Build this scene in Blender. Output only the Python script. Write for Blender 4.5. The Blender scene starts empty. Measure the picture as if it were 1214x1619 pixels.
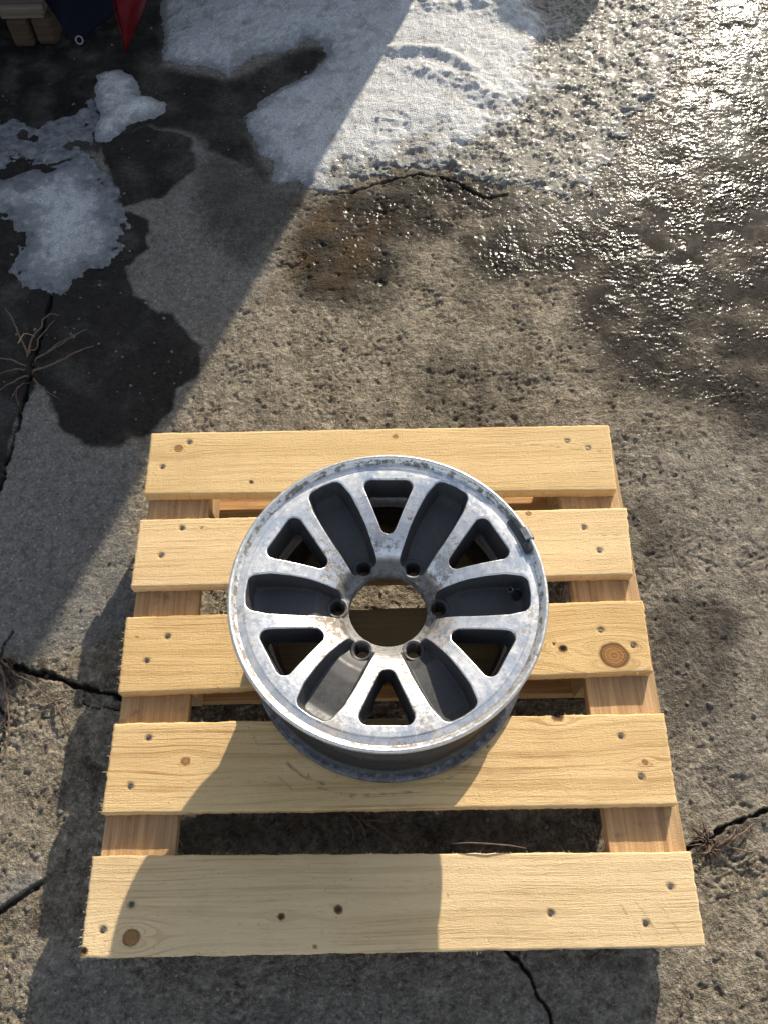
import bpy, bmesh, math, random
import numpy as np
from mathutils import Vector, Matrix

random.seed(7)
rng = np.random.default_rng(7)
SC = bpy.context.scene
COL = SC.collection

# ------------------------------------------------------------------ camera
DECK = 0.163                                   # height of the pallet deck above the ground
CAM = np.array([0.003842, -0.849322, 1.247601 + DECK])
PITCH, YAW, ROLL = 1.07505509, 0.00211776, -0.02439526
FPX, PW, PH = 1280.0, 1214.0, 1619.0


def cam_axes():
    cp, sp = math.cos(PITCH), math.sin(PITCH)
    f = np.array([0, cp, -sp]); u = np.array([0, sp, cp]); x = np.array([1.0, 0, 0])
    cy, sy = math.cos(YAW), math.sin(YAW)
    Z = np.array([[cy, -sy, 0], [sy, cy, 0], [0, 0, 1]])
    f, u, x = Z @ f, Z @ u, Z @ x
    return math.cos(ROLL) * x + math.sin(ROLL) * u, -math.sin(ROLL) * x + math.cos(ROLL) * u, f


AX, AU, AF = cam_axes()
cam = bpy.data.objects.new('camera', bpy.data.cameras.new('camera'))
COL.objects.link(cam)
cam.matrix_world = Matrix(((AX[0], AU[0], -AF[0], CAM[0]), (AX[1], AU[1], -AF[1], CAM[1]),
                           (AX[2], AU[2], -AF[2], CAM[2]), (0, 0, 0, 1)))
cam.data.sensor_fit = 'VERTICAL'
cam.data.sensor_height = 24.0
cam.data.lens = 24.0 * FPX / PH
cam.data.clip_start = 0.02
cam.data.clip_end = 500
SC.camera = cam

# ------------------------------------------------------------------ sky and sun
SUN_AZ, SUN_EL = math.radians(20.9), math.radians(24.3)
world = bpy.data.worlds.new('World'); SC.world = world; world.use_nodes = True
wn = world.node_tree.nodes; wl = world.node_tree.links
wn.clear()
sky = wn.new('ShaderNodeTexSky'); sky.sky_type = 'NISHITA'; sky.sun_disc = False
sky.sun_elevation = SUN_EL; sky.sun_rotation = SUN_AZ
bg = wn.new('ShaderNodeBackground'); bg.inputs[1].default_value = 0.14
hs = wn.new('ShaderNodeHueSaturation'); hs.inputs['Saturation'].default_value = 0.60
wo = wn.new('ShaderNodeOutputWorld')
wl.new(sky.outputs[0], hs.inputs['Color']); wl.new(hs.outputs[0], bg.inputs[0]); wl.new(bg.outputs[0], wo.inputs[0])
sun = bpy.data.objects.new('sun', bpy.data.lights.new('sun', 'SUN')); COL.objects.link(sun)
sun.data.energy = 4.8; sun.data.angle = math.radians(0.53); sun.data.color = (1.0, 0.90, 0.74)
TO_SUN = Vector((math.sin(SUN_AZ) * math.cos(SUN_EL), math.cos(SUN_AZ) * math.cos(SUN_EL), math.sin(SUN_EL)))
sun.rotation_euler = TO_SUN.to_track_quat('Z', 'Y').to_euler()
sun.location = (1, 3, 3)
vs = SC.view_settings
vs.view_transform = 'Standard'; vs.look = 'None'; vs.gamma = 1.0; vs.use_curve_mapping = False
vs.exposure = 0.52
SC.cycles.use_denoising = True
SC.cycles.denoiser = 'OPENIMAGEDENOISE'; SC.cycles.denoising_input_passes = 'RGB_ALBEDO_NORMAL'; SC.cycles.denoising_prefilter = 'ACCURATE'
SC.cycles.use_adaptive_sampling = True; SC.cycles.adaptive_threshold = 0.03
SC.cycles.max_bounces = 5; SC.cycles.diffuse_bounces = 3; SC.cycles.glossy_bounces = 3; SC.cycles.transmission_bounces = 0; SC.cycles.transparent_max_bounces = 2


# ------------------------------------------------------------------ helpers
def at(px, py, z=0.0):
    """the point of the level z that the photograph shows at a pixel"""
    d = AF + ((px - PW / 2) / FPX) * AX - ((py - PH / 2) / FPX) * AU
    return CAM + (z - CAM[2]) / d[2] * d


def at_y(px, py, y):
    d = AF + ((px - PW / 2) / FPX) * AX - ((py - PH / 2) / FPX) * AU
    return CAM + (y - CAM[1]) / d[1] * d


_perm = np.random.default_rng(3).integers(0, 2 ** 31, 4096).astype(np.int64)
_ang = np.random.default_rng(4).uniform(0, 2 * np.pi, 4096)
_gx, _gy = np.cos(_ang).astype(np.float32), np.sin(_ang).astype(np.float32)


def pn(x, y, seed=0):
    """gradient noise, about -0.7..0.7"""
    xi = np.floor(x).astype(np.int64); yi = np.floor(y).astype(np.int64)
    fx = (x - xi).astype(np.float32); fy = (y - yi).astype(np.float32)

    def g(i, j, dx, dy):
        h = (_perm[(i + seed * 131) & 4095] + j * 7919) & 0x7fffffff
        h = _perm[(h ^ (h >> 7)) & 4095] & 4095
        return _gx[h] * dx + _gy[h] * dy
    u = fx * fx * fx * (fx * (fx * 6 - 15) + 10); v = fy * fy * fy * (fy * (fy * 6 - 15) + 10)
    a = g(xi, yi, fx, fy); b = g(xi + 1, yi, fx - 1, fy)
    c = g(xi, yi + 1, fx, fy - 1); d = g(xi + 1, yi + 1, fx - 1, fy - 1)
    return (a + (b - a) * u) + ((c + (d - c) * u) - (a + (b - a) * u)) * v


def fbm(x, y, wl, oct=3, seed=0, gain=0.5):
    s = 0; a = 1.0
    for k in range(oct):
        s = s + a * pn(x / wl, y / wl, seed + k * 17); wl = wl * 0.5; a *= gain
    return s


def sstep(a, b, t):
    t = np.clip((t - a) / (b - a), 0, 1); return t * t * (3 - 2 * t)


def sdf_poly(P, X, Y):
    """signed distance, positive inside"""
    P = np.asarray(P, float); n = len(P)
    d = np.full(X.shape, 1e9); inside = np.zeros(X.shape, bool)
    for i in range(n):
        a, b = P[i], P[(i + 1) % n]
        e = b - a; wx, wy = X - a[0], Y - a[1]
        t = np.clip((wx * e[0] + wy * e[1]) / (e @ e + 1e-12), 0, 1)
        d = np.minimum(d, (wx - e[0] * t) ** 2 + (wy - e[1] * t) ** 2)
        c = ((a[1] <= Y) & (b[1] > Y)) | ((b[1] <= Y) & (a[1] > Y))
        if abs(e[1]) > 1e-12:
            inside ^= c & (X < a[0] + (Y - a[1]) / e[1] * e[0])
    d = np.sqrt(d)
    return np.where(inside, d, -d)


def dist_line(P, X, Y):
    d = np.full(X.shape, 1e9); along = np.zeros(X.shape)
    P = np.asarray(P, float); tot = 0
    for i in range(len(P) - 1):
        a, b = P[i], P[i + 1]; e = b - a; L = math.hypot(*e)
        wx, wy = X - a[0], Y - a[1]
        t = np.clip((wx * e[0] + wy * e[1]) / (e @ e), 0, 1)
        dd = np.hypot(wx - e[0] * t, wy - e[1] * t)
        along = np.where(dd < d, tot + t * L, along); d = np.minimum(d, dd); tot += L
    return d, along / tot


def gpoly(pts):
    return [tuple(at(x, y)[:2]) for x, y in pts]


def mesh_obj(name, verts, faces, mat=None, parent=None, smooth=False, attrs=None):
    me = bpy.data.meshes.new(name)
    if isinstance(verts, np.ndarray) and isinstance(faces, np.ndarray):
        nv, nf, k = len(verts), len(faces), faces.shape[1]
        me.vertices.add(nv); me.vertices.foreach_set('co', verts.astype(np.float32).ravel())
        me.loops.add(nf * k); me.loops.foreach_set('vertex_index', faces.astype(np.int32).ravel())
        me.polygons.add(nf); me.polygons.foreach_set('loop_start', np.arange(nf, dtype=np.int32) * k)
        me.update(calc_edges=True)
    else:
        me.from_pydata([tuple(v) for v in verts], [], [tuple(int(i) for i in f) for f in faces])
    if smooth:
        me.polygons.foreach_set('use_smooth', np.ones(len(me.polygons), bool))
    for k, v in (attrs or {}).items():
        a = me.attributes.new(k, 'FLOAT', 'POINT'); a.data.foreach_set('value', np.asarray(v, np.float32))
    if mat: me.materials.append(mat)
    me.update()
    o = bpy.data.objects.new(name, me); COL.objects.link(o)
    if parent: o.parent = parent
    return o


def bm_obj(name, bm, mat=None, parent=None, smooth=False):
    bmesh.ops.recalc_face_normals(bm, faces=bm.faces)
    me = bpy.data.meshes.new(name); bm.to_mesh(me); bm.free()
    if smooth: me.polygons.foreach_set('use_smooth', np.ones(len(me.polygons), bool))
    if mat: me.materials.append(mat)
    o = bpy.data.objects.new(name, me); COL.objects.link(o)
    if parent: o.parent = parent
    return o


def tag(o, label=None, cat=None, group=None, kind=None):
    if label: o['label'] = label
    if cat: o['category'] = cat
    if group: o['group'] = group
    if kind: o['kind'] = kind
    return o


def empty(name, loc=(0, 0, 0)):
    o = bpy.data.objects.new(name, None); COL.objects.link(o); o.location = loc; o.empty_display_size = 0.05
    return o


def tube(pts, radii, n=6):
    """verts, faces of a tapering tube along a path"""
    V, Fc = [], []
    pts = [Vector(p) for p in pts]
    for i, p in enumerate(pts):
        t = (pts[min(i + 1, len(pts) - 1)] - pts[max(i - 1, 0)]).normalized()
        a = t.cross(Vector((0, 0, 1)));
        if a.length < 1e-3: a = Vector((1, 0, 0))
        a.normalize(); b = t.cross(a)
        for k in range(n):
            w = 2 * math.pi * k / n
            V.append(p + (a * math.cos(w) + b * math.sin(w)) * radii[i])
    for i in range(len(pts) - 1):
        for k in range(n):
            Fc.append((i * n + k, i * n + (k + 1) % n, (i + 1) * n + (k + 1) % n, (i + 1) * n + k))
    Fc.append(tuple(range(n - 1, -1, -1))); Fc.append(tuple((len(pts) - 1) * n + k for k in range(n)))
    return V, Fc


def lathe(profile, n, closed=False):
    V, Fc = [], []
    m = len(profile)
    for k in range(n):
        a = 2 * math.pi * k / n; c, s = math.cos(a), math.sin(a)
        for r, z in profile: V.append((r * c, r * s, z))
    for k in range(n):
        k2 = (k + 1) % n
        for j in range(m if closed else m - 1):
            j2 = (j + 1) % m
            Fc.append((k * m + j, k2 * m + j, k2 * m + j2, k * m + j2))
    return V, Fc


class NT:
    """small helper for node materials"""
    def __init__(s, name):
        s.mat = bpy.data.materials.new(name); s.mat.use_nodes = True
        s.n = s.mat.node_tree.nodes; s.l = s.mat.node_tree.links
        s.n.clear()
        s.out = s.n.new('ShaderNodeOutputMaterial'); s.b = s.n.new('ShaderNodeBsdfPrincipled')
        s.l.new(s.b.outputs[0], s.out.inputs[0])

    def put(s, sock, v):
        if v is None: return
        if isinstance(v, (int, float)): sock.default_value = v
        elif isinstance(v, (tuple, list)):
            v = tuple(v)
            sock.default_value = v + (1,) if len(v) == 3 and sock.type == 'RGBA' else v
        else: s.l.new(v, sock)

    def attr(s, name):
        a = s.n.new('ShaderNodeAttribute'); a.attribute_name = name; return a.outputs['Fac']

    def coord(s, kind='Object'):
        return s.n.new('ShaderNodeTexCoord').outputs[kind]

    def math(s, op, a, b=None, c=None, clamp=False):
        m = s.n.new('ShaderNodeMath'); m.operation = op; m.use_clamp = clamp
        s.put(m.inputs[0], a); s.put(m.inputs[1], b); s.put(m.inputs[2], c); return m.outputs[0]

    def noise(s, vec, scale, detail=3, rough=0.55, dist=0.0, out='Fac'):
        t = s.n.new('ShaderNodeTexNoise'); s.put(t.inputs['Vector'], vec)
        t.inputs['Scale'].default_value = scale; t.inputs['Detail'].default_value = detail
        t.inputs['Roughness'].default_value = rough; t.inputs['Distortion'].default_value = dist
        return t.outputs[out]

    def voro(s, vec, scale, feature='F1', out='Distance', rand=1.0):
        t = s.n.new('ShaderNodeTexVoronoi'); t.feature = feature; s.put(t.inputs['Vector'], vec)
        t.inputs['Scale'].default_value = scale; t.inputs['Randomness'].default_value = rand
        return t.outputs[out]

    def mapr(s, v, a, b, c=0.0, d=1.0, smooth=True):
        m = s.n.new('ShaderNodeMapRange'); m.interpolation_type = 'SMOOTHSTEP' if smooth else 'LINEAR'
        s.put(m.inputs['Value'], v)
        for k, x in zip(('From Min', 'From Max', 'To Min', 'To Max'), (a, b, c, d)): s.put(m.inputs[k], x)
        return m.outputs[0]

    def mix(s, f, a, b, mode='MIX'):
        m = s.n.new('ShaderNodeMix'); m.data_type = 'RGBA'; m.blend_type = mode
        s.put(m.inputs['Factor'], f); s.put(m.inputs['A'] if False else m.inputs[6], a); s.put(m.inputs[7], b)
        return m.outputs[2]

    def ramp(s, f, stops):
        r = s.n.new('ShaderNodeValToRGB'); s.put(r.inputs[0], f)
        el = r.color_ramp.elements
        while len(el) < len(stops): el.new(0.5)
        for e, (p, c) in zip(el, stops): e.position = p; e.color = tuple(c) + (1,)
        return r.outputs[0]

    def vec(s, x, y, z):
        c = s.n.new('ShaderNodeCombineXYZ')
        for i, v in enumerate((x, y, z)): s.put(c.inputs[i], v)
        return c.outputs[0]

    def sep(s, v):
        c = s.n.new('ShaderNodeSeparateXYZ'); s.put(c.inputs[0], v); return c.outputs

    def scale(s, v, k):
        m = s.n.new('ShaderNodeVectorMath'); m.operation = 'MULTIPLY'; s.put(m.inputs[0], v); m.inputs[1].default_value = k
        return m.outputs[0]

    def bump(s, h, dist, strength=1.0, normal=None):
        b = s.n.new('ShaderNodeBump'); s.put(b.inputs['Height'], h); s.put(b.inputs['Distance'], dist)
        s.put(b.inputs['Strength'], strength)
        if normal: s.l.new(normal, b.inputs['Normal'])
        return b.outputs[0]

    def set(s, **k):
        for a, v in k.items(): s.put(s.b.inputs[a.replace('_', ' ')], v)
        return s.mat


# ------------------------------------------------------------------ materials
def mat_ground():
    m = NT('weathered_concrete'); P = m.coord('Object')
    wet, ice, soil_shade, tone, flat, gloss = (m.attr(k) for k in ('wet', 'ice', 'soil_shade', 'tone', 'flat', 'gloss'))
    n0 = m.noise(P, 3.2, 5, .6); n1 = m.noise(P, 11, 5, .66); n2 = m.noise(P, 60, 5, .72); n3 = m.noise(P, 420, 1, .6); n4 = m.noise(P, 170, 3, .75)
    base = m.ramp(n2, [(0.32, (.115, .092, .064)), (0.5, (.255, .215, .157)), (0.68, (.46, .398, .302))])
    base = m.mix(m.mapr(n1, .46, .66), base, m.mix(0.48, base, (.095, .072, .045)))
    base = m.mix(m.mapr(n0, .50, .68, 0, .55), base, m.mix(0.55, base, (.22, .205, .175)))
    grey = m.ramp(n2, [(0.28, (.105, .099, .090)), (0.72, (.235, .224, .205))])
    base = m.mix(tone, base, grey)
    base = m.mix(m.mapr(n4, .55, .70), base, m.mix(.62, base, (.035, .027, .018)))
    base = m.mix(m.math('MULTIPLY', m.mapr(n4, .47, .33), .50), base, (.47, .405, .30))
    c1 = m.math('ABSOLUTE', m.math('SUBTRACT', m.noise(P, 52, 3, .62), .5)); c2 = m.math('ABSOLUTE', m.math('SUBTRACT', m.noise(P, 110, 2, .6), .5))
    cm = m.mapr(m.noise(P, 17, 4, .65), .42, .64, .10, 1.0)
    crev = m.math('MAXIMUM', m.mapr(c1, .004, .040, 1, 0), m.math('MULTIPLY', m.mapr(c2, .004, .050, 1, 0), .75))
    crev = m.math('MULTIPLY', m.math('MULTIPLY', crev, cm), m.math('SUBTRACT', 1.0, m.math('MULTIPLY', tone, .6)))
    base = m.mix(m.math('MULTIPLY', crev, .55), base, (.040, .032, .023))
    v = m.n.new('ShaderNodeTexVoronoi'); v.feature = 'F1'; v.inputs['Scale'].default_value = 95; m.l.new(P, v.inputs['Vector'])
    agg = m.mapr(v.outputs['Distance'], .14, .30, 1, 0)
    pick = m.sep(v.outputs['Color'])
    agg = m.math('MULTIPLY', agg, m.mapr(pick[0], .70, .74))
    base = m.mix(m.math('MULTIPLY', agg, .6), base, m.ramp(pick[1], [(.2, (.06, .052, .045)), (.55, (.25, .22, .18)), (.9, (.50, .47, .42))]))
    stain = m.mapr(m.noise(P, 24, 4, .7), .54, .68)
    base = m.mix(m.math('MULTIPLY', stain, .24), base, (.088, .066, .044))
    soil_shadec = m.ramp(n2, [(.3, (.014, .011, .009)), (.7, (.060, .046, .033))])
    base = m.mix(soil_shade, base, soil_shadec)  # crack soil, plus shade painted in the front gap and under the slab edge
    col = m.mix(wet, base, m.mix(1.0, base, (.125, .115, .112), 'MULTIPLY'))
    col = m.mix(m.math('MULTIPLY', m.attr('amber'), m.mapr(n1, .40, .58)), col, (.115, .066, .024))
    icec = m.ramp(n2, [(.3, (.14, .125, .10)), (.7, (.36, .34, .30))])
    col = m.mix(m.math('MULTIPLY', ice, .8), col, icec)
    dry = m.math('SUBTRACT', 1.0, flat, clamp=True)
    h = m.math('SUBTRACT', m.math('ADD', m.math('MULTIPLY', n3, .35), m.math('MULTIPLY', n2, 1.3)), m.math('MULTIPLY', n4, 1.1))
    h = m.math('SUBTRACT', m.math('ADD', h, m.math('MULTIPLY', agg, .25)), m.math('MULTIPLY', crev, .55))
    nb = m.bump(h, .0046, m.math('MULTIPLY', dry, m.math('SUBTRACT', 1.0, m.math('MULTIPLY', tone, .35))))
    cn = m.bump(m.noise(P, 105, 3, .5), .0020, m.math('MULTIPLY', dry, .9))
    m.l.new(cn, m.b.inputs['Coat Normal'])
    return m.set(Base_Color=col, Roughness=.93, Normal=nb, Coat_Weight=m.math('MULTIPLY', gloss, .62),
                 Coat_Roughness=m.math('SUBTRACT', .165, m.math('MULTIPLY', flat, .11)), Coat_IOR=1.33,
                 Specular_IOR_Level=m.math('MULTIPLY', m.math('SUBTRACT', 1.0, gloss, clamp=True), .3))


def mat_snow():
    m = NT('old_snow'); P = m.coord('Object')
    dirt, thin = m.attr('dirt'), m.attr('thin')
    n1 = m.noise(P, 45, 5, .7); n2 = m.noise(P, 300, 3, .65)
    white = m.ramp(n2, [(.28, (.31, .315, .32)), (.62, (.76, .765, .77))])
    grime = m.ramp(m.noise(P, 110, 6, .75), [(.32, (.085, .073, .054)), (.5, (.235, .213, .172)), (.70, (.50, .475, .425))])
    df = m.mapr(m.math('ADD', dirt, m.math('MULTIPLY', m.math('SUBTRACT', n1, .5), 1.1)), .25, .85)
    col = m.mix(df, m.mix(m.mapr(m.noise(P, 19, 6, .7), .47, .66, 0, .6), white, (.27, .25, .21)), grime)
    icy = m.ramp(n1, [(.3, (.07, .072, .075)), (.7, (.33, .345, .365))])
    tf = m.mapr(m.math('ADD', thin, m.math('MULTIPLY', m.math('SUBTRACT', n1, .5), 1.5)), .30, .95)
    col = m.mix(tf, col, icy)
    spk = m.mapr(m.voro(P, 75), .04, .10, 1, 0)
    col = m.mix(m.math('MULTIPLY', spk, m.mapr(n1, .5, .62)), col, (.06, .048, .035))
    h = m.math('ADD', m.noise(P, 260, 4, .7), m.math('MULTIPLY', m.voro(P, 330), .8))
    nb = m.bump(h, .0042, .9)
    return m.set(Base_Color=col, Roughness=.55, Normal=nb, Specular_IOR_Level=.35, Coat_Weight=m.math('ADD', .03, m.math('MULTIPLY', df, m.mapr(n1, .46, .60, .05, .40))), Coat_Roughness=.22, Coat_IOR=1.31)


def mat_wood(name, rough_sawn=True):
    m = NT(name); P = m.coord('Object'); X = m.sep(P)
    g, knot, kr = m.attr('grain'), m.attr('knot'), m.attr('knotr')
    info = m.n.new('ShaderNodeObjectInfo')
    con = info.outputs['Alpha']; tint = info.outputs['Color']; rnd = m.math('MULTIPLY', info.outputs['Random'], 37.0)
    v = m.vec(m.math('MULTIPLY', X[0], 1.3), m.math('MULTIPLY', g, 95.0), rnd)
    lines = m.noise(v, 1.0, 3, .6)
    v2 = m.vec(m.math('MULTIPLY', X[0], 14), m.math('MULTIPLY', g, 620.0), rnd)
    fib = m.noise(v2, 1.0, 3, .6)
    v3 = m.vec(m.math('MULTIPLY', X[0], 3.5), m.math('MULTIPLY', g, 210.0), m.math('ADD', rnd, 9))
    fine = m.noise(v3, 1.0, 4, .65)
    late = m.math('MAXIMUM', m.math('MULTIPLY', m.mapr(lines, .54, .66), .55), m.math('MULTIPLY', m.mapr(fine, .51, .63), m.mapr(m.noise(P, 7, 3, .6), .35, .62, .25, 1.0)))
    base = m.ramp(m.noise(m.vec(m.math('MULTIPLY', X[0], 3), m.math('MULTIPLY', g, 22), rnd), 1, 3, .6),
                  [(.3, (.60, .420, .208)), (.7, (.765, .572, .318))])
    base = m.mix(m.math('MULTIPLY', late, con), base, (.36, .195, .065))
    base = m.mix(m.math('MULTIPLY', m.mapr(fib, .3, .75), .30), base, (.78, .60, .34))
    base = m.mix(m.math('MULTIPLY', m.mapr(fib, .58, .78), .30), base, (.30, .18, .075))
    tuft = m.noise(m.vec(m.math('MULTIPLY', X[0], 70), m.math('MULTIPLY', X[1], 330), rnd), 1, 4, .75)
    base = m.mix(m.math('MULTIPLY', m.mapr(tuft, .54, .72), .34), base, (.34, .215, .10))
    grub = m.mapr(m.noise(m.scale(P, (14, 30, 20)), 1, 5, .72), .60, .78)
    base = m.mix(m.math('MULTIPLY', grub, .30), base, (.27, .20, .13))
    blot = m.mapr(m.noise(P, 9, 4, .6), .55, .8)
    base = m.mix(m.math('MULTIPLY', blot, .25), base, (.42, .29, .15))
    speck = m.mapr(m.noise(P, 150, 2, .5), .70, .76)
    base = m.mix(m.math('MULTIPLY', speck, .5), base, (.16, .10, .06))
    rings = m.noise(m.vec(m.math('MULTIPLY', kr, 9), 0, rnd), 1, 2, .5)
    kcol = m.ramp(rings, [(.35, (.20, .095, .032)), (.65, (.46, .25, .09))])
    rim = m.math('MULTIPLY', m.mapr(kr, .72, .92), m.mapr(kr, .95, 1.12, 1, 0))
    kcol = m.mix(rim, kcol, (.13, .065, .028))
    base = m.mix(knot, base, kcol)
    base = m.mix(m.attr('mark'), base, (.055, .035, .022))
    base = m.mix(1.0, base, tint, 'MULTIPLY')
    fz = m.noise(m.vec(m.math('MULTIPLY', X[0], 260), m.math('MULTIPLY', X[1], 700), m.math('MULTIPLY', X[2], 500)), 1, 4, .7)
    chat = m.noise(m.vec(m.math('MULTIPLY', m.math('ADD', X[0], m.math('MULTIPLY', X[1], .25)), 210), m.math('MULTIPLY', X[1], 9), 0), 1, 2, .5)
    h = m.math('ADD', m.math('MULTIPLY', fz, 1.0 if rough_sawn else .7), m.math('ADD', m.math('MULTIPLY', late, .28), m.math('ADD', m.math('MULTIPLY', tuft, .7), m.math('MULTIPLY', chat, .28))))
    return m.set(Base_Color=base, Roughness=.78, Normal=m.bump(h, .0017, .9), Specular_IOR_Level=.3)


def mat_rough_wood(name, a, b, axis=0):
    """plain sawn timber of the parts below the deck"""
    m = NT(name); P = m.coord('Object'); X = m.sep(P)
    info = m.n.new('ShaderNodeObjectInfo'); rnd = m.math('MULTIPLY', info.outputs['Random'], 51.0)
    i, j = (0, 1) if axis == 0 else (1, 0)
    v = m.vec(m.math('MULTIPLY', X[i], 6), m.math('ADD', m.math('MULTIPLY', X[j], 130), rnd), m.math('MULTIPLY', X[2], 130))
    n = m.noise(v, 1, 4, .65)
    col = m.ramp(n, [(.32, a), (.68, b)])
    st = m.mapr(m.noise(P, 28, 5, .7), .55, .75)
    col = m.mix(m.math('MULTIPLY', st, .6), col, (.10, .07, .045))
    return m.set(Base_Color=col, Roughness=.85, Normal=m.bump(m.math('ADD', n, m.noise(P, 380, 3, .7)), .0012, .8))


def mat_alloy():
    """machined, corroded face above dark painted pockets"""
    m = NT('corroded_alloy'); P = m.coord('Object'); X = m.sep(P)
    cut = m.attr('cut')
    r = m.math('SQRT', m.math('ADD', m.math('MULTIPLY', X[0], X[0]), m.math('MULTIPLY', X[1], X[1])))
    n1 = m.noise(P, 22, 6, .62); n2 = m.noise(P, 140, 5, .7); n3 = m.noise(P, 9, 3, .55)
    turn = m.noise(m.vec(m.math('MULTIPLY', r, 2600), m.math('MULTIPLY', n3, 2), 0), 1, 2, .5)
    oxide = m.math('MULTIPLY', m.mapr(n1, .34, .66), .85)
    col = m.mix(oxide, (.88, .87, .85), m.ramp(n2, [(.3, (.58, .595, .61)), (.7, (.80, .80, .80))]))
    blue = m.math('MULTIPLY', m.mapr(m.noise(P, 15, 6, .70), .50, .57), m.mapr(r, .145, .185))
    blue = m.math('MULTIPLY', blue, m.mapr(n2, .36, .52, .35, 1.0))
    col = m.mix(m.math('MULTIPLY', blue, .75), col, (.31, .39, .50))
    hub = m.mapr(r, .070, .165, 1, 0)
    dirtn = m.noise(P, 85, 8, .80)
    dirtm = m.mapr(m.math('ADD', m.math('ADD', dirtn, m.math('MULTIPLY', hub, .105)), m.math('MULTIPLY', m.math('SUBTRACT', n3, .5), .42)), .57, .66)
    pits = m.mapr(m.voro(P, 190), .10, .20, 1, 0)
    pits = m.math('MULTIPLY', pits, m.mapr(n1, .44, .56))
    dirtm = m.math('MAXIMUM', dirtm, m.math('MULTIPLY', pits, .7))
    for (qx, qy, qr) in ((-.078, -.186, .030), (.050, -.188, .016), (-.010, .100, .022), (.085, .055, .026), (-.06, -.09, .018), (.196, -.035, .012), (-.205, -.03, .014), (.02, -.115, .02)):
        dv = m.n.new('ShaderNodeVectorMath'); dv.operation = 'DISTANCE'; m.l.new(m.vec(X[0], X[1], 0.0), dv.inputs[0]); dv.inputs[1].default_value = (qx, qy, 0)
        pt = m.mapr(m.math('ADD', dv.outputs['Value'], m.math('MULTIPLY', m.math('SUBTRACT', n2, .5), .09)), qr * .50, qr * .75, .5, 0)
        dirtm = m.math('MAXIMUM', dirtm, pt)
    col = m.mix(m.math('MULTIPLY', dirtm, .85), col, m.ramp(n2, [(.35, (.070, .042, .022)), (.65, (.30, .185, .088))]))
    ring = m.mapr(r, .070, .079, 1, 0)
    col = m.mix(m.math('MULTIPLY', ring, .8), col, m.ramp(n2, [(.3, (.05, .045, .04)), (.7, (.15, .135, .115))]))
    paint = m.ramp(n2, [(.3, (.030, .031, .035)), (.7, (.058, .058, .060))])
    dust = m.mapr(m.noise(P, 60, 6, .75), .56, .74)
    paint = m.mix(m.math('MULTIPLY', dust, .38), paint, (.15, .115, .075))
    pm = m.mapr(m.math('ADD', cut, m.math('MULTIPLY', m.math('SUBTRACT', n2, .5), .05)), .05, .085)
    col = m.mix(pm, col, paint)
    bare = m.math('SUBTRACT', 1.0, m.math('MAXIMUM', m.math('MAXIMUM', pm, dirtm), m.math('MULTIPLY', ring, .85)), clamp=True)
    met = m.math('MULTIPLY', bare, m.mapr(m.math('MAXIMUM', oxide, blue), 0, 1, .95, .48))
    rough = m.math('ADD', m.math('MULTIPLY', m.math('SUBTRACT', 1.0, bare), .16), m.mapr(n2, .3, .7, .27, .44))
    h = m.math('ADD', m.math('MULTIPLY', turn, m.math('MULTIPLY', bare, .22)), m.math('ADD', m.math('MULTIPLY', n2, .5), m.math('MULTIPLY', dirtn, .35)))
    return m.set(Base_Color=col, Metallic=met, Roughness=rough, Normal=m.bump(h, .0007, .7))


def mat_barrel():
    m = NT('barrel_metal'); P = m.coord('Object'); X = m.sep(P)
    zz = X[2]
    n1 = m.noise(P, 70, 7, .75); n2 = m.noise(P, 170, 5, .7)
    r = m.math('SQRT', m.math('ADD', m.math('MULTIPLY', X[0], X[0]), m.math('MULTIPLY', X[1], X[1])))
    top = m.math('MULTIPLY', m.mapr(r, .2025, .2050), m.mapr(zz, .165, .172))
    bead = m.mapr(m.math('ADD', zz, m.math('MULTIPLY', m.math('SUBTRACT', n1, .5), .012)), .066, .074)
    bead = m.math('MULTIPLY', bead, m.attr('outer'))
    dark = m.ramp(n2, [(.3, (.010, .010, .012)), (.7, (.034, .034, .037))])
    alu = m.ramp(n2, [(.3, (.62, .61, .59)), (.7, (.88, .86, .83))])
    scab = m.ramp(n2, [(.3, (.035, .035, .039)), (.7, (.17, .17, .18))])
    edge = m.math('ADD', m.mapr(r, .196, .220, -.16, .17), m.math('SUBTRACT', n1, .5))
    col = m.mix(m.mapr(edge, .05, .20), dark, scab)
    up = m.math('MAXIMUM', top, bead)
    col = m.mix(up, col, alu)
    groove = m.math('MULTIPLY', m.math('MULTIPLY', m.mapr(r, .2085, .2105), m.mapr(r, .2140, .2155, 1, 0)), m.mapr(zz, .19, .195))
    dm = m.mapr(m.math('ADD', m.noise(P, 75, 5, .78), m.math('MULTIPLY', groove, .13)), .58, .68)
    col = m.mix(m.math('MULTIPLY', dm, .85), col, m.ramp(n2, [(.3, (.05, .042, .034)), (.7, (.17, .135, .095))]))
    met = m.math('MULTIPLY', up, m.math('MULTIPLY', m.math('SUBTRACT', 1.0, dm, clamp=True), .85))
    return m.set(Base_Color=col, Metallic=met, Roughness=m.mapr(n2, .3, .7, .28, .50), Normal=m.bump(m.math('ADD', n2, n1), .0006, .5))


def mat_plain(name, col, rough=.6, metal=0.0, var=.35, sc=60, bumpd=.0006, spec=None):
    m = NT(name); P = m.coord('Object'); n = m.noise(P, sc, 5, .65)
    a = tuple(c * (1 - var) for c in col); b = tuple(min(1, c * (1 + var)) for c in col)
    m.set(Base_Color=m.ramp(n, [(.3, a), (.7, b)]), Roughness=m.mapr(n, .3, .7, max(.05, rough - .1), min(1, rough + .1)), Metallic=metal,
          Normal=m.bump(m.noise(P, sc * 4, 4, .65), bumpd, .6))
    if spec is not None: m.set(Specular_IOR_Level=spec)
    return m.mat


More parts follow.
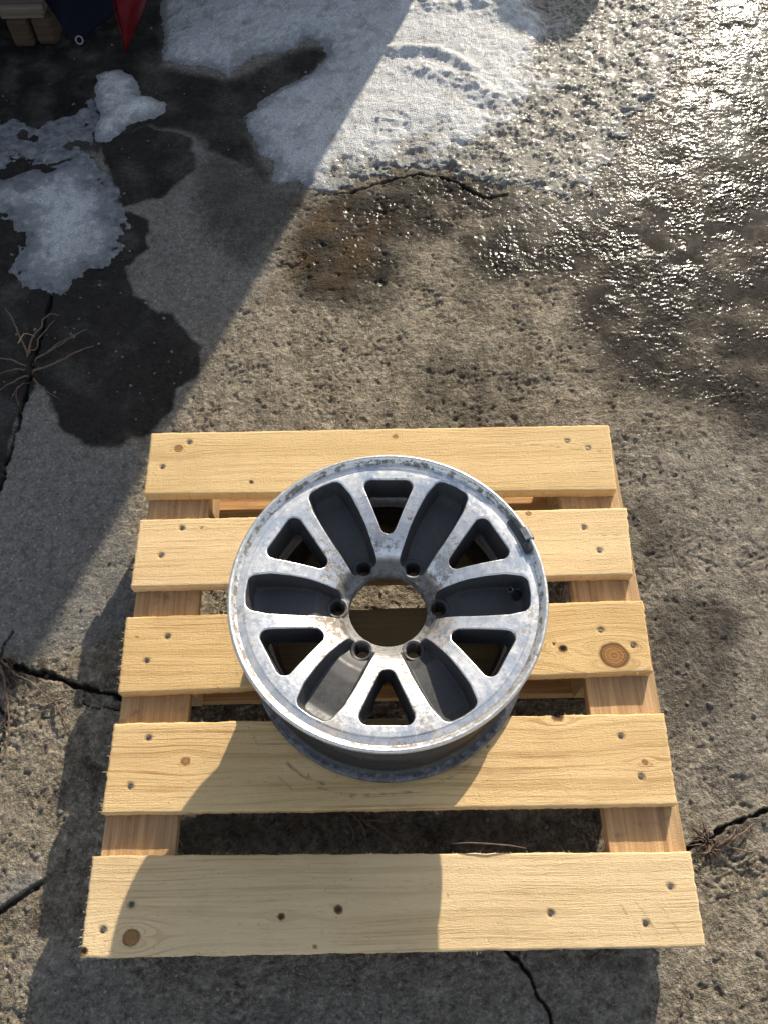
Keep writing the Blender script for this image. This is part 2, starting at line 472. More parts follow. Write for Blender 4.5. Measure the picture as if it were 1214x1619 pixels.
M = dict(ground=mat_ground(), snow=mat_snow(), wood=mat_wood('sawn_pine'),
         stringer=mat_rough_wood('stringer_pine', (.31, .19, .095), (.56, .37, .19), 1),
         lower=mat_rough_wood('lower_pine', (.30, .15, .055), (.60, .34, .14), 0),
         oldwood=mat_rough_wood('old_grey_wood', (.07, .056, .040), (.16, .13, .095), 0),
         shadewood=mat_rough_wood('shaded_block_wood', (.022, .013, .006), (.065, .038, .018), 0),  # block wood darkened to carry the deep shade under the old pallet
         alloy=mat_alloy(), barrel=mat_barrel(),
         nail=mat_plain('nail_steel', (.10, .095, .09), .5, .45, .4, 400, .0003),
         lead=mat_plain('balance_lead', (.062, .063, .066), .55, .5, .45, 250, .0008),
         clip=mat_plain('clip_steel', (.16, .17, .18), .4, .8, .3, 200),
         rubber=mat_plain('valve_rubber', (.022, .022, .023), .55, 0, .3, 200),
         stem=mat_plain('dry_stem', (.14, .095, .065), .85, 0, .5, 120, .0006),
         straw=mat_plain('straw', (.42, .34, .20), .75, 0, .3, 150, .0003),
         fibre=mat_plain('wood_fibre', (.62, .46, .25), .8, 0, .2, 150, .0002),
         stone=mat_plain('pebble_stone', (.15, .135, .115), .8, 0, .55, 45, .0012),
         tarp=mat_plain('navy_tarp', (.005, .006, .013), .9, 0, .4, 45, .001, .12),
         red=mat_plain('red_plastic', (.11, .005, .009), .38, 0, .25, 40, .0006),
         steel=mat_plain('shed_steel', (.30, .31, .31), .5, .3, .2, 8, .001),
         drum=mat_plain('drum_plastic', (.03, .07, .16), .45, 0, .2, 15))


# ------------------------------------------------------------------ ground
def build_ground():
    ny, nx = 1120, 680
    t = np.linspace(0, 1, ny)
    y = -1.25 + 3.25 * (0.62 * t + 0.38 * t * t)
    ext = np.array([.01, .025, .05, .1, .2, .4, .8, 1.6, 3.5, 8, 20, 60, 150])
    y = np.concatenate([y[0] - ext[::-1], y, y[-1] + ext])
    s = np.linspace(-1, 1, nx)
    s = np.concatenate([np.full(len(ext), -1.0), s, np.full(len(ext), 1.0)])
    e = np.concatenate([-ext[::-1], np.zeros(nx), ext])
    yy = np.clip(y, -1.25, 2.0)
    w = .70 + .25 * (yy + .95)
    X = s[None, :] * w[:, None] + e[None, :]
    Y = np.repeat(y[:, None], len(s), 1)
    return X, Y


GX, GY = build_ground()
NR, NC = GX.shape
inner = sstep(.25, .0, np.maximum(np.maximum(-1.25 - GY, GY - 2.0), np.abs(GX) - (.70 + .25 * (np.clip(GY, -1.25, 2) + .95))))
wx = GX + .020 * fbm(GX, GY, .09, 4, 50); wy = GY + .020 * fbm(GX, GY, .09, 4, 71)     # warped copy: ragged outlines


def region(pts, soft=.012):
    return sstep(-soft, soft, sdf_poly(gpoly(pts), wx, wy))


wetP = [
    ([(52, 608), (68, 610), (82, 648), (95, 670), (109, 687), (147, 703), (190, 704), (226, 695), (245, 681), (275, 646), (280, 613), (310, 597), (321, 575), (317, 542), (288, 515), (275, 494), (245, 483), (215, 470), (200, 420), (235, 395), (235, 350), (200, 338), (180, 330), (150, 250), (60, 250), (-80, 250), (-80, 800), (0, 770), (25, 690)], .006, 1.0),
    ([(156, 225), (230, 198), (296, 214), (317, 264), (288, 284), (247, 317), (193, 330)], .006, 1.0),
    ([(-80, -60), (260, -60), (255, 60), (265, 110), (370, 125), (480, 75), (525, 80), (490, 120), (390, 190), (430, 290), (330, 240), (300, 210), (230, 200), (150, 240), (-80, 260)], .02, .9),
    ([(330, 240), (400, 230), (440, 290), (500, 300), (480, 330), (420, 400), (380, 420), (330, 380), (300, 300)], .04, .55),
    ([(480, 320), (560, 300), (700, 300), (745, 330), (720, 370), (650, 390), (620, 480), (540, 490), (470, 470), (455, 430), (470, 360)], .045, .95),
    ([(790, 350), (850, 325), (900, 330), (960, 280), (1010, 205), (1060, 150), (1110, 50), (1120, -60), (1400, -60), (1400, 700), (1200, 690), (1100, 650), (1020, 640), (950, 580), (905, 530), (915, 470), (880, 440), (830, 450), (770, 500), (745, 450), (740, 420), (720, 360)], .075, 1.0),
    ([(640, 590), (720, 560), (800, 570), (850, 600), (830, 660), (760, 690), (640, 670)], .09, .5),
    ([(1020, 970), (1060, 935), (1130, 940), (1172, 965), (1178, 1010), (1160, 1060), (1150, 1110), (1110, 1150), (1060, 1165), (1035, 1100)], .03, .6),
    ([(980, 800), (1030, 790), (1070, 830), (1060, 900), (1020, 940), (1000, 880)], .05, .5),
    ([(600, 270), (700, 270), (790, 300), (860, 335), (780, 350), (700, 320), (600, 300)], .03, .9),
]
wet = np.zeros(GX.shape)
for pts, soft, k in wetP: wet = np.maximum(wet, k * region(pts, soft))
dryhole = region([(760, 450), (830, 445), (900, 470), (905, 520), (850, 560), (770, 540)], .03)
wet = wet * (1 - .85 * dryhole)
patchy = fbm(GX, GY, .11, 4, 8)
left = sstep(.15, -.15, GX + .1 - .38 * (GY - .6))
wet = np.clip(wet * (1 + (.35 + .35 * (1 - left)) * patchy), 0, 1)
wet_sun = region(wetP[5][0], .08)
ice = .45 * region([(800, 300), (870, 300), (960, 240), (1010, 160), (1050, -60), (1160, -60), (1120, 120), (1060, 240), (980, 330), (880, 370), (800, 345)], .05)
ice = np.maximum(ice, .75 * region([(1010, 215), (1050, 150), (1095, 60), (1110, -60), (1400, -60), (1400, 240), (1214, 260), (1100, 250), (1010, 290)], .06) * sstep(-.25, .3, fbm(GX, GY, .12, 3, 33)))
tone = np.maximum(.95 * region([(-80, 640), (50, 600), (110, 690), (230, 705), (215, 800), (205, 980), (100, 1040), (-80, 1030)], .03),
                  .8 * region([(205, 440), (240, 330), (330, 260), (480, 300), (400, 480), (330, 540), (250, 480)], .04))
tone = np.maximum(tone, .8 * region([(-120, -60), (640, -60), (590, 100), (490, 290), (235, 700), (60, 980), (-120, 1100)], .10))  # whole area of the big cast shade greyed: shade put into the colour
tone = np.maximum(tone, .45 * region([(980, 700), (1300, 650), (1300, 1300), (1050, 1300)], .12))
tone = np.maximum(tone, .55 * region([(60, 1490), (1040, 1500), (1040, 1700), (20, 1700)], .04))  # greyer inside the pallet's front shadow: cast shade painted into the ground

rough_k = 1.0 - .55 * tone
H = .0034 * fbm(GX, GY, .20, 2, 1) + .0030 * fbm(GX, GY, .055, 2, 2)
ca, sa = math.cos(.35), math.sin(.35)
QX, QY = (GX * ca + GY * sa) * .72, -GX * sa + GY * ca                 # the finish runs one way
rid = 1 - np.abs(pn(QX / .020 + .6 * pn(GX / .03, GY / .03, 6), QY / .020, 5)) * 3.2
rid2 = 1 - np.abs(pn(QX / .0105, QY / .0105, 7)) * 3.0
patch = np.clip(.55 + 1.1 * fbm(GX, GY, .14, 3, 11), .12, 1.25)
fl = np.clip(.5 + 1.3 * fbm(GX, GY, .09, 3, 14), 0, 1)                    # worn flat places
gate = (.35 + .65 * fl) * rough_k * (1 - .6 * wet_sun)
rid3 = 1 - np.abs(pn(QX / .040 + .7 * pn(GX / .05, GY / .05, 16), QY / .034, 15)) * 3.6
H -= gate * patch * (.0030 * np.clip(rid3, 0, 1) ** 4 + .0042 * np.clip(rid, 0, 1) ** 3 + .0036 * np.clip(rid2, 0, 1) ** 2.4)
H += gate * (.0014 * fbm(QX, GY, .014, 2, 12, .8) + .0019 * pn(GX / .0056, GY / .0056, 13))
coarse = fbm(GX, GY, .030, 3, 21, .65)
H += -.0038 * sstep(.34, .60, coarse) * rough_k
# standing water: the low places of the wet ground are level
pk2 = np.clip(.50 + 1.9 * fbm(GX, GY, .10, 3, 42), .06, 1.25)
bump8 = 1.0 * np.abs(pn(GX / .013, GY / .013, 40)) + .8 * np.abs(pn(GX / .0075, GY / .0075, 41)) + .35 * pn(GX / .0052, GY / .0052, 43)
H = H * (1 - .3 * wet_sun) + wet_sun * pk2 * (.0046 * bump8 - .0014)
gloss = np.clip(np.maximum(wet * wet_sun, .55 * wet * region(wetP[4][0], .06)), 0, 1)
gloss = np.maximum(gloss, .35 * wet * region(wetP[6][0], .09)); gloss = np.maximum(gloss, .45 * wet * region(wetP[9][0], .05)); gloss = np.maximum(gloss, .30 * wet * (1 - sstep(.0, .5, GX + .5)))
gloss = gloss * np.clip(.65 + 1.3 * fbm(GX, GY, .07, 3, 46), .08, 1) * (1 - .45 * sstep(at(900, 380)[1], at(900, 600)[1], GY))
pool = sstep(.55, .95, wet) * wet_sun
lvl = np.quantile(H[pool > .5], .14) + .0022 * fbm(GX, GY, .14, 3, 90) + .0012 * region([(1050, 360), (1214, 330), (1300, 600), (1150, 600), (1060, 520)], .08) - .0003
under = (H < lvl) & (pool > .5)
H = np.where(pool > .5, np.maximum(H, lvl), H)
flat = np.where(under, 1.0, 0.0)
H += ice * (.003 + .0042 * (np.abs(pn(GX / .014, GY / .014, 44)) + .5 * np.abs(pn(GX / .007, GY / .007, 45))))
flat = flat * (1 - sstep(.2, .5, ice)); gloss = np.maximum(gloss, .7 * ice)
# cracks
soil_shade = np.zeros(GX.shape)
cracks = [
    ([(-60, 1010), (0, 1036), (22, 1052), (55, 1066), (85, 1070), (120, 1085), (160, 1092), (190, 1103), (260, 1120)], .0050, .018),
    ([(-30, 860), (8, 745), (22, 700), (33, 655), (45, 610), (55, 570), (68, 520), (78, 480), (85, 455)], .0052, .012),
    ([(1070, 1352), (1100, 1335), (1130, 1318), (1155, 1302), (1175, 1295), (1205, 1285), (1260, 1270)], .0030, .012),
    ([(780, 1490), (812, 1515), (835, 1540), (850, 1575), (868, 1600), (880, 1660)], .0026, .008),
    ([(500, 308), (548, 306), (610, 287), (660, 275), (700, 280), (740, 299), (765, 313), (800, 308)], .0045, .010),
    ([(132, 1092), (135, 1112), (150, 1119), (190, 1122)], .0014, .006),
    ([(20, 1000), (-20, 1080), (10, 1140), (-5, 1200)], .003, .008),
]
for pts, wd, dep in cracks:
    d, a = dist_line(gpoly(pts), GX + .006 * fbm(GX, GY, .03, 3, 60), GY + .006 * fbm(GX, GY, .03, 3, 61))
    wv = wd * (.35 + 1.3 * np.clip(.5 + 1.2 * fbm(GX, GY, .045, 3, 62, .7), 0, 1.3))
    k = sstep(1.0, .55, d / wv)
    H -= dep * k; soil_shade = np.maximum(soil_shade, k)
    H += .0015 * sstep(3.0, 1.0, d / wv) * (1 - k)
d, a = dist_line(gpoly([(60, 1060), (20, 1070), (-40, 1060)]), wx, wy)
soil_shade = np.maximum(soil_shade, .8 * sstep(.035, .015, d + .01 * coarse))
d, a = dist_line(gpoly([(1110, 1335), (1150, 1325), (1185, 1300)]), wx, wy)
soil_shade = np.maximum(soil_shade, .5 * sstep(.03, .008, d + .012 * coarse))
soil_shade = np.maximum(soil_shade, .75 * region([(-80, -60), (250, -60), (250, 90), (150, 150), (120, 210), (-80, 280)], .05) * sstep(-.3, .2, fbm(GX, GY, .08, 3, 77)))
soil_shade = np.maximum(soil_shade, .6 * region([(280, 1275), (960, 1275), (960, 1345), (280, 1345)], .03))  # ground in the front gap darkened: shade under the deck put into its colour
# a straight slab edge with a step down towards the camera
pa, pb = at(-60, 1478)[:2], at(92, 1374)[:2]
e = (pb - pa) / np.linalg.norm(pb - pa); nrm = np.array([-e[1], e[0]])
ua = (GX - pa[0]) * e[0] + (GY - pa[1]) * e[1]; va = (GX - pa[0]) * nrm[0] + (GY - pa[1]) * nrm[1]
L = np.linalg.norm(pb - pa)
inl = sstep(L, L - .045, ua) * sstep(-.4, 0, ua)
step = sstep(-.002, .002, va) * sstep(.07, .0, va) * inl
H += .007 * step
tone = np.maximum(tone, step); rough_s = step
soil_shade = np.maximum(soil_shade, .85 * inl * sstep(.002, -.001, va) * sstep(-.011, -.006, va + .006 * coarse))  # dark shadow line below the slab edge, painted into the colour
H += -.006 * inl * sstep(.001, -.001, va) * sstep(-.010, -.004, va + .006 * coarse)
H *= inner
GZ = H
NIN = NR * NC
gv = np.stack([GX, GY, GZ], -1).reshape(-1, 3)
ii = np.arange(NR * NC).reshape(NR, NC)
quads = np.stack([ii[:-1, :-1], ii[:-1, 1:], ii[1:, 1:], ii[1:, :-1]], -1).reshape(-1, 4)
ground = mesh_obj('ground', gv, quads, M['ground'], smooth=True,
                  attrs=dict(amber=(.5 * region([(470, 330), (560, 310), (610, 340), (590, 420), (560, 470), (470, 440), (440, 480), (455, 400)], .05)).ravel(), gloss=gloss.ravel(), wet=wet.ravel(), ice=ice.ravel(), soil_shade=soil_shade.ravel(), tone=tone.ravel(), flat=flat.ravel()))
tag(ground, 'rough weathered concrete ground with wet patches and cracks', kind='structure')


# ------------------------------------------------------------------ snow
def sheet_dirt(X, Y):
    P = gpoly([(180, -160), (180, 330), (500, 330), (560, 285), (610, 250), (690, 235), (760, 200), (830, 150), (850, 100), (865, 60), (840, -160)])
    d = sdf_poly(P, X, Y) + .11 * fbm(X, Y, .14, 4, 180, .6)
    return sstep(.11, -.09, d)


def snow(name, pts, tmax, L, label, dirtf=None, rag=.012, lace=0.0, thinf=0.35, extra=None):
    P = gpoly(pts)
    x0, x1 = min(p[0] for p in P) - .08, max(p[0] for p in P) + .08
    y0, y1 = min(p[1] for p in P) - .08, max(p[1] for p in P) + .08
    sel = (GX > x0) & (GX < x1) & (GY > y0) & (GY < y1)
    r = np.where(sel.any(1))[0]; c = np.where(sel.any(0))[0]
    sl = (slice(r[0], r[-1] + 1), slice(c[0], c[-1] + 1))
    X, Y, Z = GX[sl], GY[sl], GZ[sl]
    d = sdf_poly(P, X + rag * fbm(X, Y, .07, 5, 101, .6), Y + rag * fbm(X, Y, .07, 5, 131, .6))
    d = d + .006 * fbm(X, Y, .02, 3, 150)
    if lace: d = d - lace * sstep(.0, .35, fbm(X, Y, .06, 4, 160)) * .05
    if dirtf is sheet_dirt: d = d - sstep(.55, 1.0, dirtf(X, Y)) * .075 * np.clip(.45 + 1.4 * fbm(X, Y, .07, 4, 155, .65), 0, 1.3) * sstep(.16, .0, d)
    T = tmax * (1 - np.exp(-np.maximum(d, 0) / L)) * (1 + .28 * fbm(X, Y, .12, 3, 170))
    T += sstep(0, .02, d) * (.0030 * fbm(X, Y, .024, 3, 171, .65) + .0018 * pn(X / .0055, Y / .0055, 172))
    dirt = np.zeros(X.shape) if dirtf is None else dirtf(X, Y)
    if extra is not None: T = extra(X, Y, T, dirt) * sstep(-.004, .030, d)
    zb = .0006 + .2 * Z
    Zs = np.where(d > 0, np.maximum(Z + .0008, zb + T), Z - .006)
    thin = np.clip(1 - d / thinf * 4.0, 0, 1) * .85 + (lace * .5)
    R_, C_ = X.shape
    idx = np.arange(R_ * C_).reshape(R_, C_)
    q = np.stack([idx[:-1, :-1], idx[:-1, 1:], idx[1:, 1:], idx[1:, :-1]], -1).reshape(-1, 4)
    ins = (d > 0).ravel()
    q = q[ins[q].any(1)]
    used = np.unique(q); remap = -np.ones(R_ * C_, int); remap[used] = np.arange(len(used))
    V = np.stack([X, Y, Zs], -1).reshape(-1, 3)[used]
    o = mesh_obj(name, V, remap[q], M['snow'], smooth=True, attrs=dict(dirt=dirt.ravel()[used], thin=thin.ravel()[used]))
    tag(o, label, 'snow', 'melting snow patches', 'stuff')
    return o


def sheet_extra(X, Y, T, dirt):
    # trodden, lumpy on the sunny dirty side; a boot print, tyre lug marks and a drifted ridge
    T = T * (1 - .93 * dirt)
    T = T + dirt * (.0095 * fbm(X, Y, .060, 4, 190, .65) + .0075 * np.abs(fbm(X, Y, .016, 2, 191, .7)) + .0005)
    c = at(615, 205)[:2]; u, v = X - c[0], Y - c[1]
    pr = sstep(1.1, .8, (u / .058) ** 2 + (v / .055) ** 2)
    lug = np.maximum(sstep(.006, .002, np.abs(np.abs(v + u * .2) - .019)), sstep(.006, .002, np.abs(np.abs(u - .2 * v) - .026)))
    T = T - pr * .0030 + pr * lug * .0035 * np.clip(.6 + 2 * fbm(X, Y, .03, 2, 197), 0, 1)
    for (px, py, rot) in ((925, 165, .5), (965, 145, .5), (890, 175, .4), (815, 190, .1)):
        c = at(px, py)[:2]; u = (X - c[0]) * math.cos(rot) + (Y - c[1]) * math.sin(rot); v = -(X - c[0]) * math.sin(rot) + (Y - c[1]) * math.cos(rot)
        pr = sstep(1.1, .7, (u / .055) ** 2 + (v / .06) ** 2)
        g = np.maximum(sstep(.005, .002, np.abs((u / .022) % 1 - .5) * .022), sstep(.005, .002, np.abs((v / .03) % 1 - .5) * .03))
        T = T - pr * g * .0045 * np.clip(.6 + 2 * fbm(X, Y, .03, 2, 198), 0, 1)
    d, a = dist_line(gpoly([(590, 90), (640, 88), (690, 92), (720, 105), (735, 118)]), X, Y)
    T = T + .016 * np.exp(-(d / .022) ** 2)
    d, a = dist_line(gpoly([(660, 118), (700, 130), (745, 140), (775, 160)]), X, Y)
    T = T + .010 * np.exp(-(d / .03) ** 2) * (1 + fbm(X, Y, .03, 3, 195))
    d, a = dist_line(gpoly([(630, 20), (720, 10), (800, 20)]), X, Y)
    T = T + .014 * np.exp(-(d / .05) ** 2) * (1 + fbm(X, Y, .05, 3, 196))
    for px, py in ((642, 252), (484, 62), (385, 40), (905, 105), (880, 95)):
        c = at(px, py)[:2]; T = T - .016 * np.exp(-(np.hypot(X - c[0], Y - c[1]) / .016) ** 2)
    return np.maximum(T, .0006)


snow('snow_patch', [(250, -120), (254, 20), (257, 60), (260, 95), (300, 105), (340, 110), (362, 120), (375, 108), (400, 88), (440, 80),
                    (470, 75), (485, 58), (505, 68), (518, 92), (490, 115), (465, 130), (420, 155), (395, 180), (388, 197), (405, 225), (413, 245),
                    (430, 255), (433, 285), (440, 292), (470, 285), (490, 300), (520, 303), (545, 300), (610, 282), (660, 270), (700, 275),
                    (740, 294), (765, 308), (800, 300), (840, 330), (870, 322), (900, 332), (950, 290), (985, 250), (1010, 200), (1045, 165), (1080, 120),
                    (1095, 60), (1105, -120)], .019, .045,
     'large sheet of melting snow, white at left and muddy at right, at the back', sheet_dirt, .010, 0.0, .35, sheet_extra)
snow('snow_patch', [(165, 113), (190, 112), (216, 122), (222, 150), (240, 152), (265, 165), (262, 178), (240, 190), (205, 197), (185, 215),
                    (168, 228), (152, 222), (150, 200), (158, 185), (152, 165), (150, 140), (154, 120)], .034, .05,
     'small rounded lobe of snow in the shade, below the red panel', None, .006, 0.0, .25)
snow('snow_patch', [(-140, 275), (8, 282), (60, 268), (110, 255), (142, 228), (152, 258), (181, 288), (192, 318), (208, 362), (198, 391), (177, 416), (140, 440),
                    (99, 465), (70, 461), (45, 457), (12, 432), (30, 400), (18, 350), (-140, 340)], .012, .04,
     'thin lacy patch of icy snow in the shade at the left edge', None, .010, .5, .45)
snow('ice_film', [(-140, 190), (20, 185), (60, 205), (95, 180), (120, 160), (150, 150), (156, 185), (150, 225), (110, 250), (60, 262), (-140, 270)], .004, .03,
     'broken film of grey ice between the lacy snow patch and the old pallet', lambda X, Y: .45 + 0 * X, .012, 1.0, 2.0)


# ------------------------------------------------------------------ pallet
deck_px = [  # back left, back right, front right, front left corner of each deck board
    [(240, 685), (962, 672), (974, 775), (228, 781)],
    [(222, 822), (990, 803), (1000, 908), (207, 928)],
    [(200, 976), (1016, 949), (1031, 1061), (187, 1096)],
    [(181, 1144), (1049, 1128), (1070, 1272), (161, 1286)],
    [(147, 1353), (1091, 1347), (1115, 1497), (127, 1515)]]
nails_px = [
    [(300, 699), (257, 738), (896, 697), (929, 708)],
    [(288, 835), (255, 878), (922, 834), (947, 870)],
    [(265, 1006), (232, 1045), (949, 996), (1001, 1020)],
    [(235, 1167), (206, 1243), (981, 1164), (1013, 1228)],
    [(208, 1430), (163, 1470), (1059, 1402), (1020, 1461), (870, 1444)]]
knots_px = [  # x, y, radius in mm
    [(283, 709, 8), (398, 762, 4), (625, 690, 5)],
    [(320, 835, 3), (835, 812, 5)],
    [(970, 1036, 23), (889, 1026, 7), (875, 1018, 2.5), (217, 1007, 2)],
    [(294, 1203, 7), (880, 1133, 9), (1019, 1205, 5), (770, 1180, 2.5)],
    [(208, 1482, 12), (535, 1438, 6), (445, 1449, 5), (132, 1505, 6), (708, 1415, 2), (498, 1497, 3)]]
dark_knots = {(2, 1), (3, 1), (4, 1), (4, 2), (4, 3), (0, 1), (2, 2)}
marks_px = [  # scratches and checks
    [([(800, 701), (880, 706), (968, 717)], .0009)],
    [([(950, 845), (985, 847)], .0009)],
    [([(368, 990), (376, 1070), (395, 1040)], .0007)],
    [([(455, 1207), (480, 1228), (512, 1240)], .0016), ([(440, 1228), (462, 1248)], .0010), ([(690, 1238), (720, 1225), (745, 1205)], .0009),
     ([(545, 1255), (590, 1258), (650, 1252)], .0012), ([(480, 1215), (500, 1243), (560, 1262)], .0009), ([(395, 1150), (412, 1190)], .0007)],
    [([(1000, 1420), (1050, 1490)], .0006), ([(1030, 1415), (1085, 1490)], .0006), ([(980, 1430), (1020, 1492)], .0006), ([(203, 1350), (205, 1380)], .0006)]]
tints = [(1.00, .95, .85, .36), (1.10, 1.07, 1.05, .26), (.97, .89, .75, .66), (1.06, 1.0, .90, .85), (1.07, 1.07, 1.10, .42)]
TH = .022
pallet = tag(empty('wooden_pallet', (0.0, -.43, 0)), 'new pale pine pallet with five deck boards carrying the wheel', 'pallet')
PO = np.array([0.0, -.43, 0.0])


def nail_mesh():
    bm = bmesh.new()
    prof = [(0, .0004), (.0022, .0003), (.0036, 0), (.0040, -.0008), (.0040, -.004)]
    n = 10; rings = []
    c = bm.verts.new((0, 0, .0004))
    for r, z in prof[1:]:
        rings.append([bm.verts.new((r * (1 + .08 * math.sin(3 * k)) * math.cos(2 * math.pi * k / n), r * math.sin(2 * math.pi * k / n), z)) for k in range(n)])
    for k in range(n):
        bm.faces.new((c, rings[0][k], rings[0][(k + 1) % n]))
        for a, b in zip(rings, rings[1:]): bm.faces.new((a[k], b[k], b[(k + 1) % n], a[(k + 1) % n]))
    me = bpy.data.meshes.new('nail'); bm.to_mesh(me); bm.free(); me.materials.append(M['nail'])
    return me


NAIL = nail_mesh()


def deck_board(i):
    C = [at(x, y, DECK) for x, y in deck_px[i]]
    org = sum(C) / 4; org[2] = DECK
    nu, nv = 300, 52
    u, v = np.meshgrid(np.linspace(0, 1, nu), np.linspace(0, 1, nv))
    bl, br, fr, fl = [c - org for c in C]
    X = (1 - v) * ((1 - u) * bl[0] + u * br[0]) + v * ((1 - u) * fl[0] + u * fr[0])
    Y = (1 - v) * ((1 - u) * bl[1] + u * br[1]) + v * ((1 - u) * fl[1] + u * fr[1])
    sd = i * 40
    # uneven sawn edges
    eb, ef = np.exp(-v / .02), np.exp(-(1 - v) / .02); el, er = np.exp(-u / .004), np.exp(-(1 - u) / .004)
    Y = Y + eb * .0015 * fbm(X, X * 0, .05, 5, 300 + sd, .7) + ef * .0015 * fbm(X, X * 0, .05, 5, 310 + sd, .7)
    X = X + (el * .0018 * fbm(Y, Y * 0, .012, 3, 320 + sd, .8) + er * .0018 * fbm(Y, Y * 0, .012, 3, 330 + sd, .8))
    Z = .0006 * fbm(X, Y, .09, 2, 340 + sd) + .00022 * fbm(X * .25, Y, .004, 2, 350 + sd) + .00016 * fbm(X, Y, .006, 2, 360 + sd)
    Z = Z - .0007 * np.maximum(np.exp(-v / .006), np.exp(-(1 - v) / .006)) ** 2 - .0006 * np.maximum(np.exp(-u / .0016), np.exp(-(1 - u) / .0016)) ** 2
    g = Y + .006 * fbm(X * .35, Y, .10, 2, 370 + sd)
    knot = np.zeros(X.shape); kr = np.full(X.shape, 2.0); mark = np.zeros(X.shape)
    for q, (px, py, r) in enumerate(knots_px[i]):
        c = at(px, py, DECK) - org; r = r / 1000
        dx, dy = X - c[0], Y - c[1]
        a = 1.5 * r
        g = g - dy * a * a / ((dx / 2.2) ** 2 + dy ** 2 + (.45 * r) ** 2)
        rr = np.hypot(dx, dy * 1.12) / r * (1 + .12 * fbm(X, Y, .02, 2, 380 + sd + q))
        kr = np.minimum(kr, rr); kk = sstep(1.15, .95, rr)
        knot = np.maximum(knot, kk)
        if (i, q) in dark_knots:
            mark = np.maximum(mark, .85 * sstep(.95, .6, rr)); Z = Z - .0035 * sstep(.9, .4, rr)
    for pts, wd in marks_px[i]:
        P = [tuple((at(x, y, DECK) - org)[:2]) for x, y in pts]
        d, al = dist_line(P, X + .002 * fbm(X, Y, .02, 2, 391), Y + .002 * fbm(X, Y, .02, 2, 392))
        mark = np.maximum(mark, .55 * sstep(wd * 1.9, wd * .6, d) * np.clip(.5 + 1.5 * fbm(X, Y, .012, 2, 393), 0, 1))
    npos = []
    for px, py in nails_px[i]:
        c = at(px, py, DECK) - org; npos.append(c)
        rr = np.hypot(X - c[0], Y - c[1])
        Z = Z - .0024 * sstep(.0062, .0035, rr); mark = np.maximum(mark, .5 * sstep(.0068, .0045, rr * (1 + .3 * fbm(X, Y, .008, 2, 394))))
    top = np.stack([X, Y, Z], -1).reshape(-1, 3)
    idx = np.arange(nu * nv).reshape(nv, nu)
    F = [tuple(f) for f in np.stack([idx[:-1, :-1], idx[1:, :-1], idx[1:, 1:], idx[:-1, 1:]], -1).reshape(-1, 4)]
    loop = list(idx[0, :]) + list(idx[1:, -1]) + list(idx[-1, -2::-1]) + list(idx[-2:0:-1, 0])
    nb = len(loop); V = [tuple(p) for p in top]
    G, K, R_, Mk = list(g.ravel()), list(knot.ravel()), list(kr.ravel()), list(mark.ravel())
    prev = loop
    for lev, zz in ((1, -.003), (2, -.012), (3, -TH)):
        cur = []
        for k in loop:
            x, y, z = V[k]
            cur.append(len(V)); V.append((x + random.uniform(-.0004, .0004), y + random.uniform(-.0005, .0005), zz if lev == 3 else zz + random.uniform(-.0005, .0005)))
            G.append(G[k] + zz * .8); K.append(0); R_.append(2); Mk.append(Mk[k] if lev == 1 else 0)
        for k in range(nb):
            F.append((prev[k], prev[(k + 1) % nb], cur[(k + 1) % nb], cur[k]))
        prev = cur
    F.append(tuple(prev))
    o = mesh_obj('deck_board', V, F, M['wood'], pallet, smooth=False, attrs=dict(grain=G, knot=K, knotr=R_, mark=Mk))
    sm = np.zeros(len(o.data.polygons), bool); sm[:(nu - 1) * (nv - 1)] = True
    o.data.polygons.foreach_set('use_smooth', sm)
    o.location = Vector(org - PO); o.color = tints[i]
    for c in npos:
        n = bpy.data.objects.new('nail', NAIL); COL.objects.link(n); n.parent = o
        n.location = (c[0], c[1], -.0017); n.rotation_euler = (random.uniform(-.2, .2), random.uniform(-.2, .2), random.uniform(0, 6))
    # splinters along the sawn edges
    V, F = [], []
    for q in range(130):
        s = random.random(); side = random.choice('bbbfflrr')
        if side in 'bf':
            k = idx[0 if side == 'b' else -1, int(s * (nu - 1))]; dr = Vector((random.uniform(-1, 1) * 1.2, 1 if side == 'b' else -1, random.uniform(-.1, .5)))
        else:
            k = idx[int(s * (nv - 1)), 0 if side == 'l' else -1]; dr = Vector((-1 if side == 'l' else 1, random.uniform(-.5, .5), random.uniform(-.3, .5)))
        p = Vector(tuple(top[k])) + Vector((0, 0, -random.uniform(.0005, .004))); dr.normalize(); ln = random.uniform(.0015, .006) * (1.6 if random.random() < .1 else 1)
        v2, f2 = tube([p - dr * .002, p + dr * ln * .5, p + dr * ln + Vector((0, 0, random.uniform(-.001, .0015)))], [.0004, .0003, .0001], 3)
        b = len(V); V += v2; F += [tuple(x + b for x in f) for f in f2]
    sp = mesh_obj('splinter', V, F, M['fibre'], o); sp['kind'] = 'stuff'
    return o


for i in range(5): deck_board(i)


def timber(name, x0, x1, y0, y1, z0, z1, mat, parent, org, cham=.0015, jit=.0015, sub=14, axis=0, seed=0):
    """a sawn length of timber with slightly uneven faces"""
    rr = random.Random(seed)
    bm = bmesh.new()
    xs = np.linspace(x0, x1, sub if axis == 0 else 3); ys = np.linspace(y0, y1, sub if axis == 1 else 3)
    bmesh.ops.create_cube(bm, size=1.0)
    for v in bm.verts:
        v.co = ((x0 if v.co.x < 0 else x1) + rr.uniform(-jit, jit), (y0 if v.co.y < 0 else y1) + rr.uniform(-jit, jit), z0 if v.co.z < 0 else z1)
    bmesh.ops.bevel(bm, geom=list(bm.edges), offset=cham, segments=2, affect='EDGES', profile=.5)
    for v in bm.verts: v.co -= Vector(org)
    return bm_obj(name, bm, mat, parent)


# the boards under the deck: two stringers, blocks, three bottom boards
def sx(px, py): return at(px, py, DECK - TH)[0]


